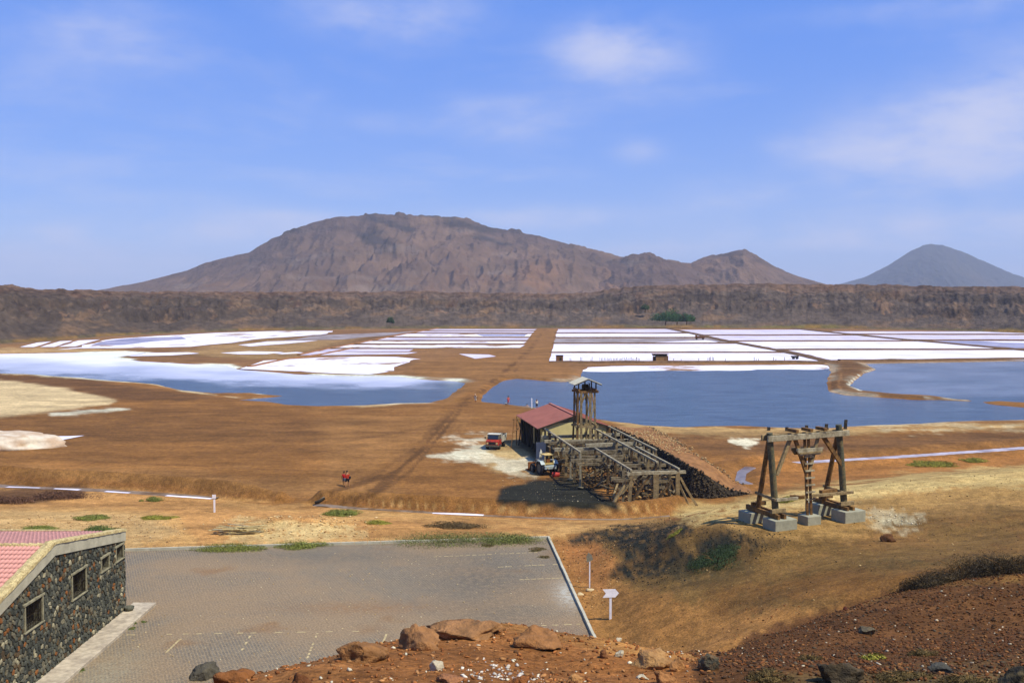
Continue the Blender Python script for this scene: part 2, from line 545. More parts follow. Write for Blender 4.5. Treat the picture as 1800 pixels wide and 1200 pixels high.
def height(x, y):
    x = np.asarray(x, float); y = np.asarray(y, float)
    r = np.hypot(x, y)
    z = np.zeros_like(x)
    near = r < 175
    if near.any():
        xn, yn = x[near], y[near]
        h = rbf(xn, yn)
        h = h * (1 - sstep(102, 122, yn + 0.0 * xn - np.clip(xn - 30, 0, 60) * 0.25))
        d = np.hypot(xn, yn)
        rough = fbm(xn * .35, yn * .35, 5, 3) * 0.25 + fbm(xn * 1.7, yn * 1.7, 3, 5) * .05
        hill = sstep(0.6, 4.0, h) * sstep(1.0, 4.0, np.abs(sd_poly(xn, yn, LOT)))
        h = h + rough * hill * .75
        h = h + .75 * np.exp(-((xn + 19.0) / 4.5) ** 2 - ((yn - 84.5) / 2.2) ** 2) * (1 + .5 * fbm(xn * .9, yn * .9, 3, 8))
        sl = sd_poly(xn, yn, LOT)
        h = np.where(sl < 3.0, (LOT_Z - 0.05) + (h - LOT_Z + .05) * sstep(0.3, 3.0, sl), h)
        # level footing under the gantry
        gp = sd_poly(xn, yn, GANTRY_PAD)
        h = GANTRY_Z + (h - GANTRY_Z) * sstep(.0, 6.0, gp)
        z[near] = h
    flat = (y > 84) & (r < 760)
    if flat.any():
        xf, yf = x[flat], y[flat]
        zf = z[flat] + fbm(xf * .12, yf * .12, 3, 21) * .05 * sstep(84, 100, yf)
        for b in BERMS:
            dd = sd_line(xf, yf, b) + fbm(xf * .8, yf * .8, 2, 4) * .25
            zf = zf + 1.25 * np.exp(-(dd / 1.0) ** 2)
        for b in DITCHES:
            dd = sd_line(xf, yf, b)
            zf = zf - 0.45 * np.exp(-(dd / 1.3) ** 4)
        dd = sd_line(xf, yf, RIGHT_DITCH); zf = zf - 0.4 * np.exp(-(dd / 2.2) ** 4)
        zf = zf + .5 * np.exp(-((dd - 4.2) / 1.4) ** 2)
        dd = sd_poly(xf, yf, POOL); zf = zf - .35 * sstep(1.0, -.8, dd) + .35 * np.exp(-((dd - 2.2) / 1.2) ** 2)
        wob = fbm(xf * .09, yf * .09, 4, 31) * 2.2 + fbm(xf * .5, yf * .5, 2, 33) * .5
        s1 = sd_poly(xf, yf, LAGOON_LEFT); s2 = sd_poly(xf, yf, LAGOON_RIGHT)
        land = np.minimum(np.minimum(sd_poly(xf, yf, SPIT), sd_poly(xf, yf, SPIT2)), sd_poly(xf, yf, HEADLAND))
        w = np.minimum(s1, s2)
        w = np.maximum(w, -land) + wob * .5
        zf = zf - 0.9 * sstep(2.0, -6.0, w)
        # banks of the headland and spit stand a little proud
        bank = np.minimum(sd_poly(xf, yf, SPIT), sd_poly(xf, yf, HEADLAND))
        zf = zf + 0.35 * sstep(1.5, -2.0, bank + wob * .3)
        z[flat] = zf
    # crater wall foot and the country beyond
    az = np.arctan2(x, y)
    s = r - foot_r(az)
    z = z + 14.0 * sstep(60, 160, s) * (r > 150)
    return z


_fp = [(-90, 165), (-80, 180), (-60, 260), (-40, 385)]
for px, py in [(0, 604), (90, 599), (170, 592), (300, 585.5), (440, 581), (640, 578), (900, 576.5), (1200, 576), (1500, 577.5), (1650, 580.5), (1800, 586)]:
    g = G(px, py); _fp.append((math.degrees(math.atan2(g.x, g.y)), math.hypot(g.x, g.y)))
_fp += [(40, 440), (60, 300), (80, 190), (90, 170)]
_fa = np.radians([a for a, b in _fp]); _fr = np.array([b for a, b in _fp])


def foot_r(az): return np.interp(az, _fa, _fr)


def H(x, y): return float(height(np.array([x]), np.array([y]))[0])


def T(px, py, dmin=5.0, dmax=260.0):
    """first point of the terrain that the sight line through px,py meets"""
    d = ray(px, py)
    ts = np.concatenate([np.linspace(dmin, 60, 500), np.linspace(60, dmax, 900)])
    xs, ys, zs = d[0] * ts, d[1] * ts, CAM_H + d[2] * ts
    below = zs < height(xs, ys)
    if not below.any(): return G(px, py)
    i = int(np.argmax(below)); a, b = ts[max(i - 1, 0)], ts[i]
    f = np.linspace(a, b, 30)
    below = (CAM_H + d[2] * f) < height(d[0] * f, d[1] * f)
    t = f[int(np.argmax(below))]
    return Vector((d[0] * t, d[1] * t, CAM_H + d[2] * t))


# ------------------------------------------------------------------ ground colours (soil, sand, salt: what lies there)
# (colour, edge softness in photo px, edge wobble px, polygon)
Z = []


def zone(col, soft, wob, poly, amt=1.0, line=None): Z.append((col, soft, wob, poly, amt, line))


SOIL = C(149, 100, 58); SOIL_D = C(116, 80, 52); SAND = C(208, 156, 104); PALE = C(222, 190, 160); RED = C(176, 120, 70); OCHRE = C(180, 125, 70)
BLACK = C(48, 47, 44); OLIVE = C(130, 96, 58); SALT = C(246, 243, 248); GREYSOIL = C(120, 108, 96)
zone(C(150, 106, 74), 6, 5, [(-300, 575), (2200, 575), (2200, 660), (-300, 660)])
zone(C(150, 104, 66), 5, 4, [(905, 577), (975, 577), (1000, 640), (1015, 668), (880, 668), (790, 705), (740, 690), (720, 640), (860, 615)])
zone(C(130, 92, 62), 4, 4, [(440, 588), (750, 582), (560, 622), (430, 632), (200, 625), (330, 612)])
zone(C(186, 146, 108), 6, 5, [(420, 600), (640, 592), (560, 612), (520, 626), (400, 628), (300, 620)], .7)
zone(C(190, 150, 114), 3, 3, [(-200, 612), (60, 611), (220, 614), (120, 619), (0, 621), (-200, 626)])
# left shore fields
zone(C(118, 80, 52), 5, 4, [(-300, 650), (0, 655), (150, 665), (300, 688), (420, 700), (250, 706), (120, 690), (0, 672), (-300, 655)])
zone(PALE, 3, 2, [(-300, 655), (0, 669), (120, 684), (205, 704), (190, 712), (100, 722), (0, 733), (-300, 755)])
zone(C(236, 226, 224), 2.5, 4, [(90, 727), (150, 720), (200, 716), (230, 718), (150, 726)])
zone(C(222, 196, 172), 3.5, 2, [(-100, 652), (0, 656), (130, 663), (270, 675), (330, 688), (420, 699), (480, 703)], .8, 'line')
zone(PALE, 2.5, 4, [(600, 712), (660, 707), (705, 707), (700, 711), (640, 716)], .8)
# the main brown flat, streaky
zone(SOIL_D, 30, 30, [(-100, 740), (300, 715), (620, 725), (720, 760), (560, 800), (300, 800), (-100, 790)], .55)
zone(C(168, 118, 76), 25, 25, [(560, 730), (800, 715), (900, 740), (880, 780), (760, 790), (640, 840), (560, 860)], .6)
zone(C(166, 120, 80), 18, 20, [(-100, 815), (300, 832), (560, 850), (700, 870), (560, 876), (300, 860), (-100, 835)], .55)
# white spillage round the truck, beige hardstanding by the shed
zone(C(205, 172, 134), 10, 14, [(860, 772), (905, 772), (935, 795), (955, 815), (930, 826), (880, 822), (840, 800)])
zone(C(238, 226, 220), 5, 16, [(762, 797), (800, 789), (852, 790), (862, 800), (850, 806), (800, 806)])
zone(C(238, 226, 222), 5, 16, [(780, 778), (830, 770), (852, 772), (850, 778), (800, 782)], .8)
zone(C(238, 228, 226), 5, 14, [(880, 812), (930, 809), (940, 816), (935, 824), (895, 824)], .9)
zone(C(232, 216, 204), 3, 10, [(890, 828), (915, 827), (920, 832), (895, 833)], .7)
zone(C(46, 44, 42), 5, 6, [(868, 884), (884, 862), (930, 850), (1000, 845), (1040, 862), (1110, 896), (1000, 893)])
zone(C(70, 62, 52), 5, 8, [(905, 775), (930, 772), (1000, 800), (1060, 850), (1000, 850), (950, 816), (925, 790)], .7)
# shore between the ramp and the lagoon, right
zone(C(190, 150, 108), 4, 8, [(1060, 736), (1200, 750), (1330, 752), (1500, 750), (1800, 738), (2000, 728), (2000, 750), (1800, 757), (1500, 765), (1300, 764), (1150, 762)])
zone(C(112, 78, 54), 8, 10, [(1180, 765), (1500, 768), (1800, 752), (2000, 748), (2000, 775), (1800, 778), (1500, 795), (1300, 800), (1230, 790)], .8)
zone(C(232, 218, 210), 2, 8, [(1285, 777), (1310, 776), (1330, 780), (1310, 783)], .9)
zone(C(214, 190, 168), 2, 14, [(1530, 750), (1800, 742), (1800, 752), (1650, 762), (1560, 764)], .55)
zone(C(170, 112, 64), 6, 8, [(1300, 800), (1400, 815), (1600, 806), (1800, 792), (2000, 785), (2000, 830), (1700, 830), (1450, 850), (1350, 850)], .8)
# sandy strip between the bank and the car park
zone(SAND, 10, 10, [(-200, 868), (0, 858), (250, 866), (480, 880), (560, 885), (760, 903), (900, 911), (1010, 915), (1180, 912), (1180, 940), (980, 950), (200, 974), (-200, 985)])
zone(C(176, 118, 72), 9, 12, [(640, 905), (800, 915), (980, 922), (960, 940), (700, 950), (560, 930)], .6)
zone(C(190, 128, 80), 8, 8, [(-200, 868), (0, 862), (300, 872), (520, 892), (600, 880), (540, 935), (350, 960), (300, 900), (-200, 890)], .5)
zone(C(96, 66, 52), 5, 5, [(-200, 873), (0, 862), (100, 852), (155, 856), (150, 866), (80, 880), (0, 882), (-200, 890)], .8)
zone(C(222, 190, 146), 6, 14, [(380, 925), (420, 912), (500, 905), (600, 915), (640, 935), (560, 955), (400, 950)], .7)
zone(C(206, 168, 128), 8, 14, [(-50, 900), (150, 890), (300, 910), (320, 940), (220, 970), (0, 945)], .6)
# right: sandy shoulder, olive slope, black cinders
zone(OLIVE, 14, 16, [(985, 945), (1180, 905), (1290, 890), (1400, 868), (1600, 838), (2000, 810), (2000, 1040), (1640, 1060), (1240, 1180), (1060, 1160)])
zone(C(186, 142, 92), 12, 14, [(1100, 915), (1180, 900), (1290, 888), (1400, 868), (1600, 838), (2000, 810), (2000, 880), (1700, 890), (1560, 910), (1500, 940), (1400, 945), (1300, 940), (1250, 915)], .85)
zone(C(226, 192, 140), 8, 12, [(1180, 900), (1290, 888), (1400, 866), (1600, 836), (2000, 808), (2000, 838), (1700, 856), (1560, 868), (1440, 885), (1300, 905), (1200, 915)], .9)
zone(RED, 16, 18, [(980, 945), (1060, 960), (1090, 1030), (1250, 1070), (1500, 1045), (1560, 1060), (1240, 1190), (1050, 1160)], .85)
zone(C(138, 92, 50), 12, 12, [(1250, 1040), (1500, 1005), (1800, 985), (2000, 980), (2000, 1010), (1650, 1030), (1450, 1060), (1280, 1080)], .75)
zone(C(172, 110, 66), 8, 10, [(975, 948), (1060, 950), (1080, 985), (1060, 1040), (1010, 1010)], .8)
zone(BLACK, 4, 7.5, [(1005, 950), (1060, 932), (1100, 924), (1190, 920), (1225, 935), (1180, 950), (1215, 965), (1235, 985), (1200, 1018), (1120, 1024), (1070, 1012), (1100, 985), (1080, 962)], .97)
zone(BLACK, 4, 7.5, [(1225, 935), (1270, 922), (1340, 945), (1400, 950), (1360, 970), (1290, 980), (1230, 985), (1215, 960)], .88)
zone(C(76, 66, 50), 14, 16, [(1180, 985), (1300, 975), (1340, 1000), (1250, 1030), (1120, 1030)], .7)
zone(C(92, 78, 54), 10, 20, [(1300, 1060), (1380, 1050), (1470, 1056), (1420, 1066)], .6)
zone(C(96, 80, 54), 9, 18, [(1480, 985), (1620, 975), (1800, 985), (1700, 995), (1560, 1000)], .6)
zone(C(220, 205, 188), 5, 14, [(1530, 905), (1570, 903), (1620, 918), (1590, 924), (1545, 922)], .7)
# the hill in front
zone(C(160, 102, 60), 8, 8, [(200, 1400), (300, 1215), (360, 1165), (600, 1125), (800, 1085), (1000, 1130), (1060, 1150), (1235, 1165), (1235, 1400)])
zone(C(176, 116, 72), 8, 12, [(300, 1230), (340, 1190), (600, 1160), (640, 1180), (500, 1230)], .7)
zone(C(102, 66, 42), 6, 8, [(1215, 1170), (1240, 1155), (1320, 1120), (1420, 1085), (1520, 1060), (1640, 1030), (2000, 1000), (2000, 1500), (1250, 1500)], .95)
zone(C(104, 84, 58), 10, 22, [(1350, 1180), (1800, 1165), (1800, 1300), (1300, 1300)], .7)
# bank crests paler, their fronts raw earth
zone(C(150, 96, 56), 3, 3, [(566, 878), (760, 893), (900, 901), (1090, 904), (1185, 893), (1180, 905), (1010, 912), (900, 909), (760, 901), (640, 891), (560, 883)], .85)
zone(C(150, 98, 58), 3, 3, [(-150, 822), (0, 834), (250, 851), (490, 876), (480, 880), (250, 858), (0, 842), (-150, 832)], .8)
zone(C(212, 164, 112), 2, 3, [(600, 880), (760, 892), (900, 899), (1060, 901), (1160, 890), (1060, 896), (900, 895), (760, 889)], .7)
# the spit, its salt rim, and the dark edge of the headland
zone(C(112, 78, 52), 2, 2, [(1430, 637), (1462, 641), (1468, 652), (1464, 664), (1461, 676), (1465, 686), (1490, 692), (1550, 696), (1610, 700), (1660, 701), (1640, 696), (1570, 692), (1510, 686), (1490, 676), (1502, 664), (1514, 655), (1537, 648), (1520, 640), (1500, 634)], .9)
zone(C(156, 108, 70), 5, 1, [(1450, 638), (1475, 648), (1479, 662), (1472, 676), (1480, 686)], .8, 'line')
zone(C(74, 54, 42), 2.5, 1, [(838, 700), (846, 690), (864, 677.5), (884, 667.5), (905, 663.5), (935, 665), (962, 668), (1013, 668.5)], .9, 'line')
zone(C(74, 54, 42), 2, 1, [(1464, 655), (1461, 668), (1462, 682), (1480, 690), (1540, 696)], .7, 'line')
zone(SALT, 2.2, 1, [(1540, 647), (1514, 656), (1504, 664), (1491, 675), (1512, 685.5)], .95, 'line')
zone(SALT, 1.6, 1, [(1625, 696.5), (1665, 699.5), (1700, 702)], .95, 'line')
# wheel tracks
for ln, wd, a in [([(600, 890), (660, 862), (740, 790), (800, 720), (845, 685), (880, 660), (930, 615), (958, 578)], 6, .75), ([(560, 872), (690, 832), (770, 770), (815, 715), (855, 684)], 4, .65),
                  ([(640, 880), (720, 830), (770, 770), (812, 712)], 4, .65), ([(575, 868), (640, 845), (720, 795), (790, 725), (830, 690)], 7, .4), ([(300, 800), (520, 790), (700, 760), (820, 735)], 2, .4), ([(-60, 800), (200, 812), (480, 825), (640, 830)], 2, .35), ([(935, 612), (915, 640), (900, 660)], 3, .5), ([(-50, 772), (150, 765), (420, 778), (640, 800)], 2, .55), ([(812, 712), (800, 745), (810, 765), (840, 780)], 1.5, .35),
                  ([(815, 715), (830, 740), (860, 765), (900, 790)], 1.5, .3), ([(1180, 1150), (1300, 1080), (1500, 1035), (1800, 1000)], 3, .3), ([(1170, 1120), (1290, 1060), (1480, 1022), (1800, 985)], 3, .3),
                  ([(380, 955), (480, 925), (560, 880), (640, 862)], 6, .0), ([(1300, 985), (1400, 1018), (1440, 1020)], 2, .0)]:
    if a: zone(C(104, 70, 44), wd, wd * .6, ln, a, 'line')


def paint(x, y, z):
    u, v = project(x, y, z)
    ok = y > 3
    col = np.empty((len(x), 3)); col[:] = SOIL
    col *= (1 + .0 * x)[:, None]
    far = np.hypot(x, y) > foot_r(np.arctan2(x, y)) - 10
    w1 = 2.1 * fbm(x * .33, y * .33, 5, 51, .6); w2 = 2.1 * fbm(x * .05, y * .11, 5, 57, .6)
    d0 = np.hypot(x, y)
    w3 = 2.0 * fbm(x * 2.4, y * 2.4, 3, 59, .6)
    wz = np.where(d0 > 85, w2 * .6 + w1 * .5, w1 * .8 + w3 * .55)
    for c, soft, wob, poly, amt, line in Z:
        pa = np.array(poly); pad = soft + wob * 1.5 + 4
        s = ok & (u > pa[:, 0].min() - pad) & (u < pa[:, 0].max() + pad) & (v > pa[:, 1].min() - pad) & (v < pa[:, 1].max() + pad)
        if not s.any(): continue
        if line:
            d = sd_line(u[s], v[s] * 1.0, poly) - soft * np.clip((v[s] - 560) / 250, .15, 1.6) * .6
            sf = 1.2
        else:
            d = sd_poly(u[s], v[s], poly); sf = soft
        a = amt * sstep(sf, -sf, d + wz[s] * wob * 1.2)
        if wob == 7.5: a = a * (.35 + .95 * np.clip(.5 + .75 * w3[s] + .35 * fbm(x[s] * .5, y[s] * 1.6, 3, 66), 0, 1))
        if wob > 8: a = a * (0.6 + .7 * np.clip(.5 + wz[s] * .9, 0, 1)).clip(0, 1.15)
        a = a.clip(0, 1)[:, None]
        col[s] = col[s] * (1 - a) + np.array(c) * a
    # salt crust along the water's edge
    sh = (y > 84) & (~far)
    xs, ys = x[sh], y[sh]
    land = np.minimum(sd_poly(xs, ys, SPIT), sd_poly(xs, ys, HEADLAND))
    for W_, k in ((LAGOON_LEFT, 1.0), (LAGOON_RIGHT, .22)):
        s = sd_poly(xs, ys, W_); s = np.maximum(s, -land)
        wob = fbm(xs * .09, ys * .09, 4, 31) * 1.1
        nz = sstep(.02, .35, fbm(xs * .06, ys * .06, 3, 77) + .12)
        a = (k * nz * np.exp(-((s + wob - 0.2) / 1.5) ** 2)).clip(0, 1)[:, None]
        col[sh] = col[sh] * (1 - a) + np.array(SALT) * a
    # streaks of drier and damper soil over the flat
    st = 1.8 * fbm(x * .03, y * .14, 6, 91, .62)
    col *= (1 + .2 * st * sstep(80, 110, d0))[:, None]
    col *= (1 + .16 * fbm(x * .9, y * .9, 4, 93))[:, None]
    # plateau beyond the crater
    col[far] = np.array(C(132, 100, 80)) * (1 + .25 * fbm(x[far] * .02, y[far] * .02, 4, 97))[:, None]
    lum = col @ np.array((.3, .55, .15))
    col = (col * .97 + lum[:, None] * .03) * np.array((.97, 1.03, .94))
    return col.clip(0.01, .85)


def soil_mat():
    m = mat('soil', (1, 1, 1), rough=.95, var=.26, scale=1.6, bump=.7, bscale=5.0, attr='col', bdist=.10, spec=.08)
    nt = m.node_tree; bs = nt.nodes['Principled BSDF']; src = bs.inputs['Base Color'].links[0].from_socket
    tc = nd(nt, 'ShaderNodeTexCoord'); out = src
    for sc, lo, hi, det in ((.22, .78, 1.22, 8.0), (.45, .86, 1.14, 7.0), (9.0, .6, 1.4, 6.0), (38.0, .75, 1.25, 3.0)):
        mp = nd(nt, 'ShaderNodeMapping'); mp.inputs['Scale'].default_value = {.22: (.6, 1, 1), .45: (.22, 1, 1)}.get(sc, (1, 1, 1))
        nt.links.new(tc.outputs['Object'], mp.inputs[0])
        n = nd(nt, 'ShaderNodeTexNoise', i_Scale=sc, i_Detail=det, i_Roughness=.68); nt.links.new(mp.outputs[0], n.inputs['Vector'])
        f = ramp(nt, n.outputs[0], .3, .7, lo, hi); cc = nd(nt, 'ShaderNodeCombineColor')
        for i in range(3): nt.links.new(f, cc.inputs[i])
        out = mixc(nt, 1.0, out, cc.outputs[0], 'MULTIPLY')
    nt.links.new(out, bs.inputs['Base Color'])
    return m


def build_ground():
    az = np.concatenate([np.radians(np.arange(-180, -46, 4.0)), np.radians(np.arange(-46, -31, .8)), np.radians(np.arange(-31, 31, .115)), np.radians(np.arange(31, 46, .8)), np.radians(np.arange(46, 180, 4.0))])
    rs = [0.6]
    while rs[-1] < 30000:
        r = rs[-1]
        k = 1.03 if r < 6 else 1.011 if r < 34 else 1.014 if r < 84 else 1.0042 if r < 125 else 1.0075 if r < 380 else 1.009 if r < 680 else 1.05 if r < 3000 else 1.3
        rs.append(r * k)
    rs = np.array(rs)
    A, B = np.meshgrid(az, rs)
    x = (B * np.sin(A)).ravel(); y = (B * np.cos(A)).ravel()
    z = height(x, y)
    n, m_ = len(az), len(rs)
    i = np.arange((m_ - 1) * n); j = i % n
    nx = np.where(j == n - 1, i - n + 1, i + 1)
    f = np.stack([i, nx, nx + n, i + n], 1)[:, ::-1]
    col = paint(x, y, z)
    m = soil_mat()
    o = mesh_np('ground', np.stack([x, y, z], 1), f, m, col=col, smooth=True)
    tag(o, 'brown volcanic soil of the crater floor and hillside', kind='structure')
    return o


ground = build_ground()


# ------------------------------------------------------------------ crater wall
def build_wall():
    az = np.concatenate([np.radians(np.arange(-88, -30, 1.0)), np.radians(np.arange(-30, 30, .045)), np.radians(np.arange(30, 88, 1.0))])
    t = np.concatenate([np.linspace(-.04, 1.0, 100), np.array([1.1, 1.3, 1.7, 2.3, 3.2])])
    top_px = [(-200, 498), (0, 501), (60, 507), (150, 510.5), (250, 512), (400, 513), (600, 511), (800, 513), (930, 516), (1040, 514), (1100, 506), (1180, 500), (1300, 500), (1450, 499), (1600, 502), (1800, 503), (2000, 500)]
    ta = np.arctan([(p - 900) / F_PX for p, q in top_px]); tq = np.array([HORIZON - q for p, q in top_px])
    A, Tt = np.meshgrid(az, t)
    fr = foot_r(A)
    run = 88.0 * np.clip(fr / 500, .5, 1.0)
    wig = fbm(A * 34, A * 0 + 2, 4, 3) * 9
    r = fr + Tt * (run + wig)
    rtop = fr + run
    ztop = CAM_H + np.interp(A, ta, tq) / F_PX * rtop * np.cos(A)
    ztop = ztop + 1.2 * fbm(A * 45, A * 0 + 7, 4, 61) + .7 * fbm(A * 260, A * 0, 3, 62)
    tt = np.clip(Tt, 0, 1)
    # where the rock bands sit varies along the wall
    n1 = fbm(A * 26, A * 0 + 9, 4, 7); n2 = fbm(A * 90, Tt * 6, 4, 8); n3 = fbm(A * 700, Tt * 5, 3, 9)
    b1 = .50 + .10 * n1; b2 = .69 + .07 * fbm(A * 20, A * 0 + 4, 3, 12)
    s1 = np.clip(.18 + 1.2 * fbm(A * 15, A * 0 + 1, 3, 14) + .8 * np.exp(-((A - .235) / .06) ** 2) + .6 * np.exp(-((A + .44) / .03) ** 2), 0.03, 1); s2 = np.clip(.6 + 1.2 * fbm(A * 18, A * 0 + 5, 3, 15), 0.1, 1) * .5
    c1 = sstep(b1 - .05, b1 + .05, tt + .008 * n3 + .03 * n2); c2 = sstep(b2 - .04, b2 + .04, tt + .007 * n3 + .025 * n2)
    pr = tt * .72 + s1 * .16 * (c1 - tt) + s2 * .14 * (c2 - tt)
    pr1 = .72
    h = pr / pr1
    zz = -0.8 + (ztop + .8) * h
    mid = np.sin(np.pi * np.clip(tt, 0, 1)) ** .7
    zz = zz + mid * (n2 * 1.0 + fbm(A * 240, Tt * 12, 4, 19) * (.7 + 1.3 * sstep(.3, .6, tt)) + n3 * .3)
    # gullies run down the talus
    zz = zz - mid * 1.1 * np.abs(fbm(A * 60, Tt * 1.2, 3, 23))
    over = Tt > 1
    zz = np.where(over, ztop - (Tt - 1) * 8 + fbm(A * 60, Tt * 3, 3, 29) * .8, zz)
    # a steep face leans: pull cliffs' columns in and out
    push = (s1 * np.exp(-((tt - b1) / .06) ** 2) + s2 * np.exp(-((tt - b2) / .05) ** 2)) * n3 * 1.5
    x = (r + push) * np.sin(A); y = (r + push) * np.cos(A)
    n, m_ = len(az), len(t)
    i = (np.arange(m_ - 1)[:, None] * n + np.arange(n - 1)[None]).ravel()
    f = np.stack([i, i + 1, i + 1 + n, i + n], 1)[:, ::-1]
    col = np.empty(A.shape + (3,)); col[:] = C(104, 92, 84)
    nn = fbm(A * 45, Tt * 7, 5, 41); nf = fbm(A * 260, Tt * 22, 4, 43)

    def blend(a, c):
        a = np.clip(a, 0, 1)[..., None]; col[:] = col * (1 - a) + np.array(c) * a
    blend(sstep(.25, -.3, np.degrees(A) / 27.0 + .35 + nn * .3) * .6, C(86, 74, 64))
    blend(sstep(.1, .5, nn) * .6, C(138, 110, 84))
    blend(sstep(-.1, -.5, nn) * .5, C(72, 64, 60))
    blend(sstep(.72, 1.0, tt + nn * .12) * .75, C(118, 94, 80))
    for k_ in range(5): blend(.7 * np.exp(-((tt - (.62 + .08 * k_) - .05 * fbm(A * 22, A * 0 + k_, 3, 70 + k_)) / .012) ** 2) * sstep(0, .3, fbm(A * 40, A * 0 + 3 * k_, 3, 80 + k_) + .1), C(62, 52, 48))
    blend(sstep(.2, .6, fbm(A * 80, Tt * 9, 4, 47)) * sstep(.45, .6, tt) * .5, C(104, 76, 62))
    rocky = np.maximum(s1 * np.exp(-((tt - b1) / .09) ** 2), s2 * np.exp(-((tt - b2) / .07) ** 2))
    blend(rocky * sstep(-.25, .25, nf + .1) * .95, C(54, 48, 46))
    blend(rocky * sstep(.25, .6, nf) * .25, C(176, 140, 104))
    blend(sstep(.35, .55, fbm(A * 120, Tt * 10, 4, 53)) * sstep(.25, .5, tt) * sstep(.75, .55, tt) * .3, C(180, 140, 108))
    blend(sstep(.13, .05, tt + nn * .05) * (.35 + .5 * sstep(-.2, .4, fbm(A * 30, A * 0, 3, 59))), C(132, 118, 58))
    blend(sstep(.16, .3, fbm(A * 38, A * 0 + 3, 3, 60)) * sstep(.14, .06, tt) * .5, C(160, 118, 56))
    blend(sstep(.05, .0, tt) * .8, C(92, 82, 62))
    col *= (1 + (.22 + .38 * sstep(.3, .6, tt)) * nf)[..., None]
    m = mat('crater_rock', (1, 1, 1), rough=.95, var=.3, scale=.22, bump=.8, bscale=.6, attr='col', bdist=1.2, spec=.05)
    o = mesh_np('crater_wall', np.stack([x, y, zz], 2).reshape(-1, 3), f, m, col=(col * np.array((.94, .92, 1.05))).reshape(-1, 3).clip(.01, .8))
    tag(o, 'long low crater wall with dark rock bands', kind='structure')


build_wall()


# ------------------------------------------------------------------ mountains
def build_mountain(name, label, prof, dist, depth, col_a, col_b, col_c, seed, rough, step=.05, rocky=1.0):
    pa = np.array([math.atan((p - 900) / F_PX) for p, q in prof]); ph = np.array([HORIZON - q for p, q in prof], float)
    az = np.arange(pa[0], pa[-1], R(step))
    t = np.concatenate([np.linspace(0, 1, 110), np.linspace(1.03, 2, 22)])
    A, Tt = np.meshgrid(az, t)
    rc = dist / np.cos(A) * (1 + .03 * fbm(A * 9, A * 0, 3, seed))
    base = 12.0
    crest = CAM_H + np.interp(A, pa, ph) / F_PX * dist * 1.0
    hgt = np.maximum(crest - base, 0)
    hmax = hgt.max()
    k = .35 + .65 * np.sqrt(hgt / hmax)
    r = rc + (Tt - 1) * depth * k
    X = r * np.sin(A); Y = r * np.cos(A)
    tt = np.clip(Tt, 0, 1)
    prf = tt ** 1.45 * .75 + .25 * tt
    warp = fbm(X / 900, Y / 900, 3, seed + 3) * 1.2
    gul = 1 - np.abs(fbm(X / 230 + warp, Y / 700 + warp * .4, 4, seed + 5)) * 2.4      # spurs and gullies running down the face
    gul2 = 1 - np.abs(fbm(X / 70 + warp, Y / 260, 4, seed + 6)) * 2.2
    env = np.sin(np.pi * np.clip(tt, 0, 1) ** .9) ** .8
    z = base - 4 + (hgt + 4) * prf + env * hgt * rough * (.20 * (gul - .5) + .10 * (gul2 - .5)) + env * hgt * rough * .05 * (1 - 2.2 * np.abs(fbm(X / 24, Y / 90, 3, seed + 8))) + env * hgt * rough * .12 * fbm(X / 160, Y / 160, 5, seed + 9)
    z = np.where(Tt > 1, base - 4 + (hgt + 4) * (1 - sstep(0, 1, Tt - 1)), z)
    z += .010 * hgt * fbm(A * 300, A * 0, 3, seed + 12) * (tt > .9)
    # outcrops near the top
    led = fbm(X / 55, Y / 55, 4, seed + 15)
    z += rocky * 9 * sstep(.1, .4, led) * sstep(.35, .8, tt) * (Tt <= 1) * (hgt / hmax)
    n, m_ = len(az), len(t)
    i = (np.arange(m_ - 1)[:, None] * n + np.arange(n - 1)[None]).ravel()
    f = np.stack([i, i + 1, i + 1 + n, i + n], 1)[:, ::-1]
    col = np.empty(A.shape + (3,)); col[:] = col_a
    n1 = fbm(X / 260, Y / 260, 5, seed + 20); n2 = fbm(X / 90 + z / 60, z / 26, 5, seed + 23); hf = (z - base) / hmax

    def blend(a, c):
        a = np.clip(a, 0, 1)[..., None]; col[:] = col * (1 - a) + np.array(c) * a
    blend(sstep(-.1, .5, n1) * .75, col_b)
    blend(sstep(.05, .45, n2) * sstep(.25, .6, hf) * .85 * rocky, col_c)
    blend(sstep(.45, .02, hf + .2 * n1) * .6, col_b)
    blend(sstep(.3, .5, fbm(X / 120, z / 22, 4, seed + 31)) * .35 * rocky, C(150, 134, 126))
    blend(sstep(.25, .55, fbm(X / 200 + 7, Y / 300, 4, seed + 35)) * sstep(.6, .2, hf) * .5 * rocky, C(146, 106, 76))
    col *= (1 + .28 * fbm(X / 30, z / 14, 4, seed + 37))[..., None]
    m = mat('mountain_rock', (1, 1, 1), rough=.97, var=.18, scale=.03, bump=1.0, bscale=.11, attr='col', bdist=6.0, spec=.03)
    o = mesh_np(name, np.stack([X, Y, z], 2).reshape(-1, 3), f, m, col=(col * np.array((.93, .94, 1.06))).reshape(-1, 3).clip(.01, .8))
    tag(o, label, kind='structure')


